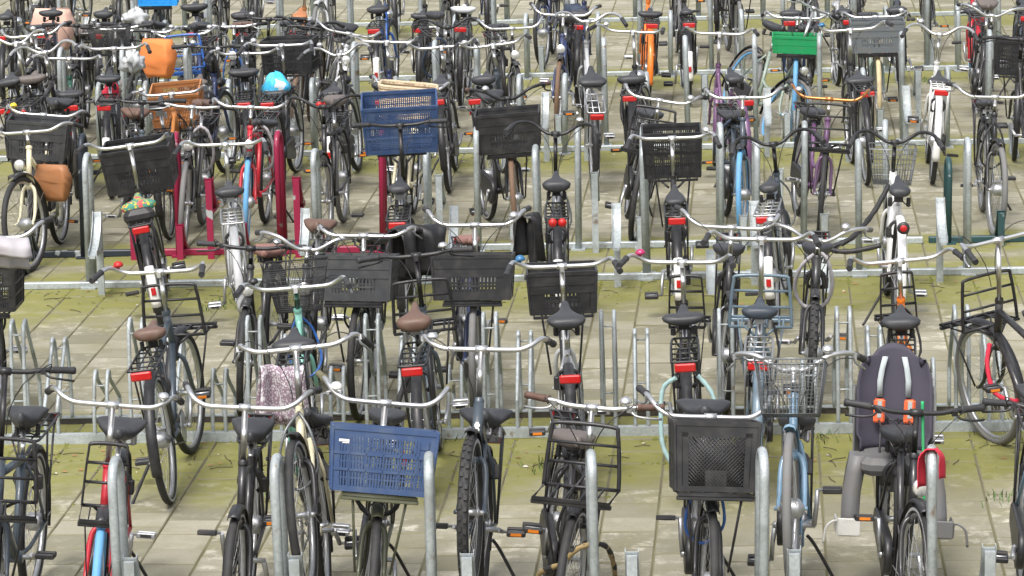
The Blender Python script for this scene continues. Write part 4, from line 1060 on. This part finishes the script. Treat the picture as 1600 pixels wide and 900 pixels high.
# logo mark on the blue crate
for e in BIKES:
    if e['lab'].startswith('olive'):
        cr = [c for c in e['o'].children if c.name.startswith('crate')][0]
        part('logo', 'logo', lambda: MB().box((.175, .1755, .222), (.05, .003, .011)).box((.17, .1755, .212), (.03, .003, .004)), whitep, cr)
on_bike(A6, 'emblem', 'emb', lambda: MB().box((0, .918, .735), (.014, .003, .05)).box((0, .916, .745), (.024, .003, .014)).box((0, .921, .725), (.022, .003, .012)), whitep, None)

# ------------------------------------------------------------------ loose things hanging on bicycles
def thing(name, key, fn, m, M, label, cat):
    o = part(name, key, fn, m, None, M); o['label'] = label; o['category'] = cat; return o
def rackspot(e, x=0, y=-.1, z=.8): return e['M'] @ T((x, y, z))
thing('scarf', 'scarf', m_drape(.25, .32, .34, 5, .035, .04), lilac, T(onY(440, 572, 17.25)) @ RZ(12), 'lilac patterned cloth hanging behind the cream bicycle', 'cloth')
thing('pannier_bag', 'pan1', m_pannier(1), clothM['orange'], T(onY(246, 62, 29.6)) @ RZ(50), 'orange pannier bag beside the blue front carrier', 'bag')
thing('pannier_bag', 'pan2', m_drape(.36, .32, .1, 22, .04, .02), clothM['black'], rackspot(F3, .11, -.12, .83) @ RZ(90), 'black pannier bag, right one of the pair on the navy bicycle', 'bag')
thing('pannier_bag', 'pan3', m_drape(.36, .32, .1, 23, .04, .02), clothM['black'], rackspot(F3, -.11, -.12, .83) @ RZ(-90), 'black pannier bag, left one of the pair on the navy bicycle', 'bag')
thing('leather_bag', 'pan4', m_pannier(4, .26, .1, .28), clothM['brown'], T(onY(82, 258, 25.0)) @ RZ(60), 'brown leather bag on the cream bicycle by the navy hoop', 'bag')
thing('cloth_bag', 'pan5', m_drape(.24, .34, .3, 5, .05, .03), clothM['black'], T(onY(826, 335, 22.1)) @ RZ(70), 'black cloth bag hanging left of the dark grey electric bicycle', 'bag')
thing('jacket', 'jack', m_drape(.3, .3, .35, 9, .08, .03), clothM['black'], T(onY(652, 352, 20.35)) @ RZ(30), 'black raincoat draped between the two crate bicycles', 'jacket')
thing('towel', 'towel', m_drape(.28, .12, .22, 12, .1, .02), clothM['grey'], T(onY(8, 372, 19.2)) @ RZ(10), 'grey cloth heaped over the crate at the left edge', 'cloth')
thing('rag', 'rag', blob(.06, .05, .1, 21, .35), clothM['red'], T(onY(174, 147, 28.1)), 'crumpled red rag under a saddle in the fourth row', 'cloth')
thing('plastic_bag', 'pbag', blob(.12, .1, .07, 31, .55), bagwhite, T(onY(212, 28, 33.5)), 'crumpled clear plastic bag below the bright blue crate', 'bag')
thing('saddle_bag', 'pbag2', blob(.08, .07, .08, 33, .55), bagwhite, T(onY(207, 97, 28.9)), 'whitish plastic bag beside the orange pannier', 'bag')
thing('pannier_bag', 'pan7', m_pannier(7, .38, .16, .4), clothM['pinkish'], T(onY(82, 14, 33.0)) @ RZ(70), 'salmon pink pannier bag at the top left', 'bag')
thing('pannier_bag', 'pan8', m_pannier(8, .42, .18, .4), clothM['darkblue'], T(onY(898, 8, 33.4)) @ RZ(10), 'navy pannier bag above the silver bicycle', 'bag')
hoopX = onZ(1458, 712, 1.0)
thing('sash', 'sash', m_drape(.13, .16, .2, 17, .045, .012), clothM['red'], T((hoopX.x, rowY(14.82, hoopX.x), 1.03)) @ RZ(80), 'red knotted cloth round the hoop beside the child seat', 'cloth')

# ------------------------------------------------------------------ weeds, twigs and leaves on the paving
grass = MB(); rg = random.Random(11)
for u, v, n in ((1452, 131, 60), (338, 488, 40), (845, 738, 30), (402, 785, 30), (1560, 786, 20), (700, 690, 20), (70, 690, 40), (1290, 690, 20), (1180, 250, 25), (365, 480, 30)):
    c = onZ(u, v)
    for i in range(n):
        p = c + Vector((rg.gauss(0, .06), rg.gauss(0, .07), Z0)); a = rg.uniform(0, 6.28); l = rg.uniform(.015, .06); d = Vector((math.cos(a), math.sin(a), 0)) * l * .7; w_ = Vector((-math.sin(a), math.cos(a), 0)) * .003
        o = len(grass.v); grass.v += [p - w_, p + w_, p + d * .6 + w_ * .7 + Vector((0, 0, l * .7)), p + d + Vector((0, 0, l)), p + d * .6 - w_ * .7 + Vector((0, 0, l * .7))]; grass.face((o, o + 1, o + 2, o + 3, o + 4))
go = part('grass', 'grass', lambda: grass, mat('grass_blade', (.07, .15, .025), .7, 0, .1), None); go['kind'] = 'stuff'; go['label'] = 'small tufts of grass growing in the paving joints'
mossb = MB()
for i in range(2600):
    Yb, wd = rg.choice(((19.45, 1.2), (23.9, 1.0), (29.6, 1.0), (19.6, .3), (23.9, .4)))
    x = rg.uniform(-3.6, 3.6); yy = rowY(Yb, x) - abs(rg.gauss(0, wd * .5)); q = TM.inverted() @ Vector((x, yy, 0))
    if rg.random() < .6: q.x = round(q.x / TS) * TS + rg.gauss(0, .006)
    else:
        ii = math.floor(q.x / TS); off = 0 if ii % 2 else .5
        q.y = (round(q.y / TS - off) + off) * TS + rg.gauss(0, .006)
    p = TM @ q; r_ = rg.uniform(.006, .02); o = len(mossb.v); n = 6
    for k in range(n): mossb.v.append(Vector((p.x + r_ * math.cos(k) * rg.uniform(.7, 1.3), p.y + r_ * 1.3 * math.sin(k) * rg.uniform(.7, 1.3), Z0 - .004)))
    mossb.v.append(Vector((p.x, p.y, Z0 + rg.uniform(.004, .012))))
    for k in range(n): mossb.face((o + k, o + (k + 1) % n, o + n))
mo = part('moss', 'mossb', lambda: mossb, mat('moss_cushion', (.13, .14, .025), .95, 0, .4, (.2, .18, .05), scale=4, bump=.6), None); mo['kind'] = 'stuff'; mo['label'] = 'small moss cushions growing in the paving joints'
lit = MB()
for i in range(420):
    k = rg.choice((0, 0, 0, 1, 1, 2)); Yb = (19.1, 23.7, 29.4)[k]; x = rg.uniform(-3.2, 3.2); p = Vector((x, rowY(Yb, x) - abs(rg.gauss(0, .35)) + rg.choice((0, 0, .3)), Z0 + .004))
    M = T(p) @ RZ(rg.uniform(0, 360)) @ RX(rg.uniform(-20, 20))
    if rg.random() < .4: lit.tube([M @ Vector((-.05, 0, 0)), M @ Vector((0, .006, .004)), M @ Vector((rg.uniform(.03, .09), 0, 0))], .0022, 4, 1)
    else:
        s_ = rg.uniform(.008, .024); o = len(lit.v); lit.v += [M @ Vector(q) * 1 for q in ((-s_, 0, 0), (0, -s_ * .5, .004), (s_, 0, .002), (0, s_ * .5, .006))]; lit.face((o, o + 1, o + 2, o + 3), rg.choice((0, 0, 2)))
lo = part('leaf_litter', 'litter', lambda: lit, [mat('dead_leaf', (.3, .17, .07), .8), mat('twig', (.06, .045, .03), .9), mat('paper_scrap', (.6, .57, .5), .8)], None); lo['kind'] = 'stuff'; lo['label'] = 'dry leaves and twigs scattered along the racks'

# ------------------------------------------------------------------ labels: look first, then place within its row
ORD = ['first', 'second', 'third', 'fourth', 'fifth', 'sixth', 'seventh', 'eighth', 'ninth', 'tenth', 'eleventh', 'twelfth', 'thirteenth', 'fourteenth', 'fifteenth', 'sixteenth', 'seventeenth', 'eighteenth', 'nineteenth', 'twentieth', 'twenty-first', 'twenty-second', 'twenty-third', 'twenty-fourth', 'twenty-fifth', 'twenty-sixth', 'twenty-seventh', 'twenty-eighth', 'twenty-ninth', 'thirtieth']
RN = {'0': 'nearest', '1': 'second', '2': 'third', '3': 'fourth', '4': 'fifth', '5': 'sixth'}
for row in AX:
    es = sorted([e for e in BIKES if e['row'] == row], key=lambda e: e['u'])
    for i, e in enumerate(es):
        o = e['o']; o['category'] = 'bicycle'; o['group'] = 'bicycles parked in the racks'
        place = '%s row, %s-facing, %s from left' % (RN[row[1]], 'front' if row[2] == 'F' else 'rear', ORD[i])
        wds = e['lab'].split()
        o['label'] = ' '.join(wds[:11]) + ', ' + place if len(wds) + len(place.split()) <= 16 else ' '.join(wds[:max(4, 16 - len(place.split()))]) + ', ' + place
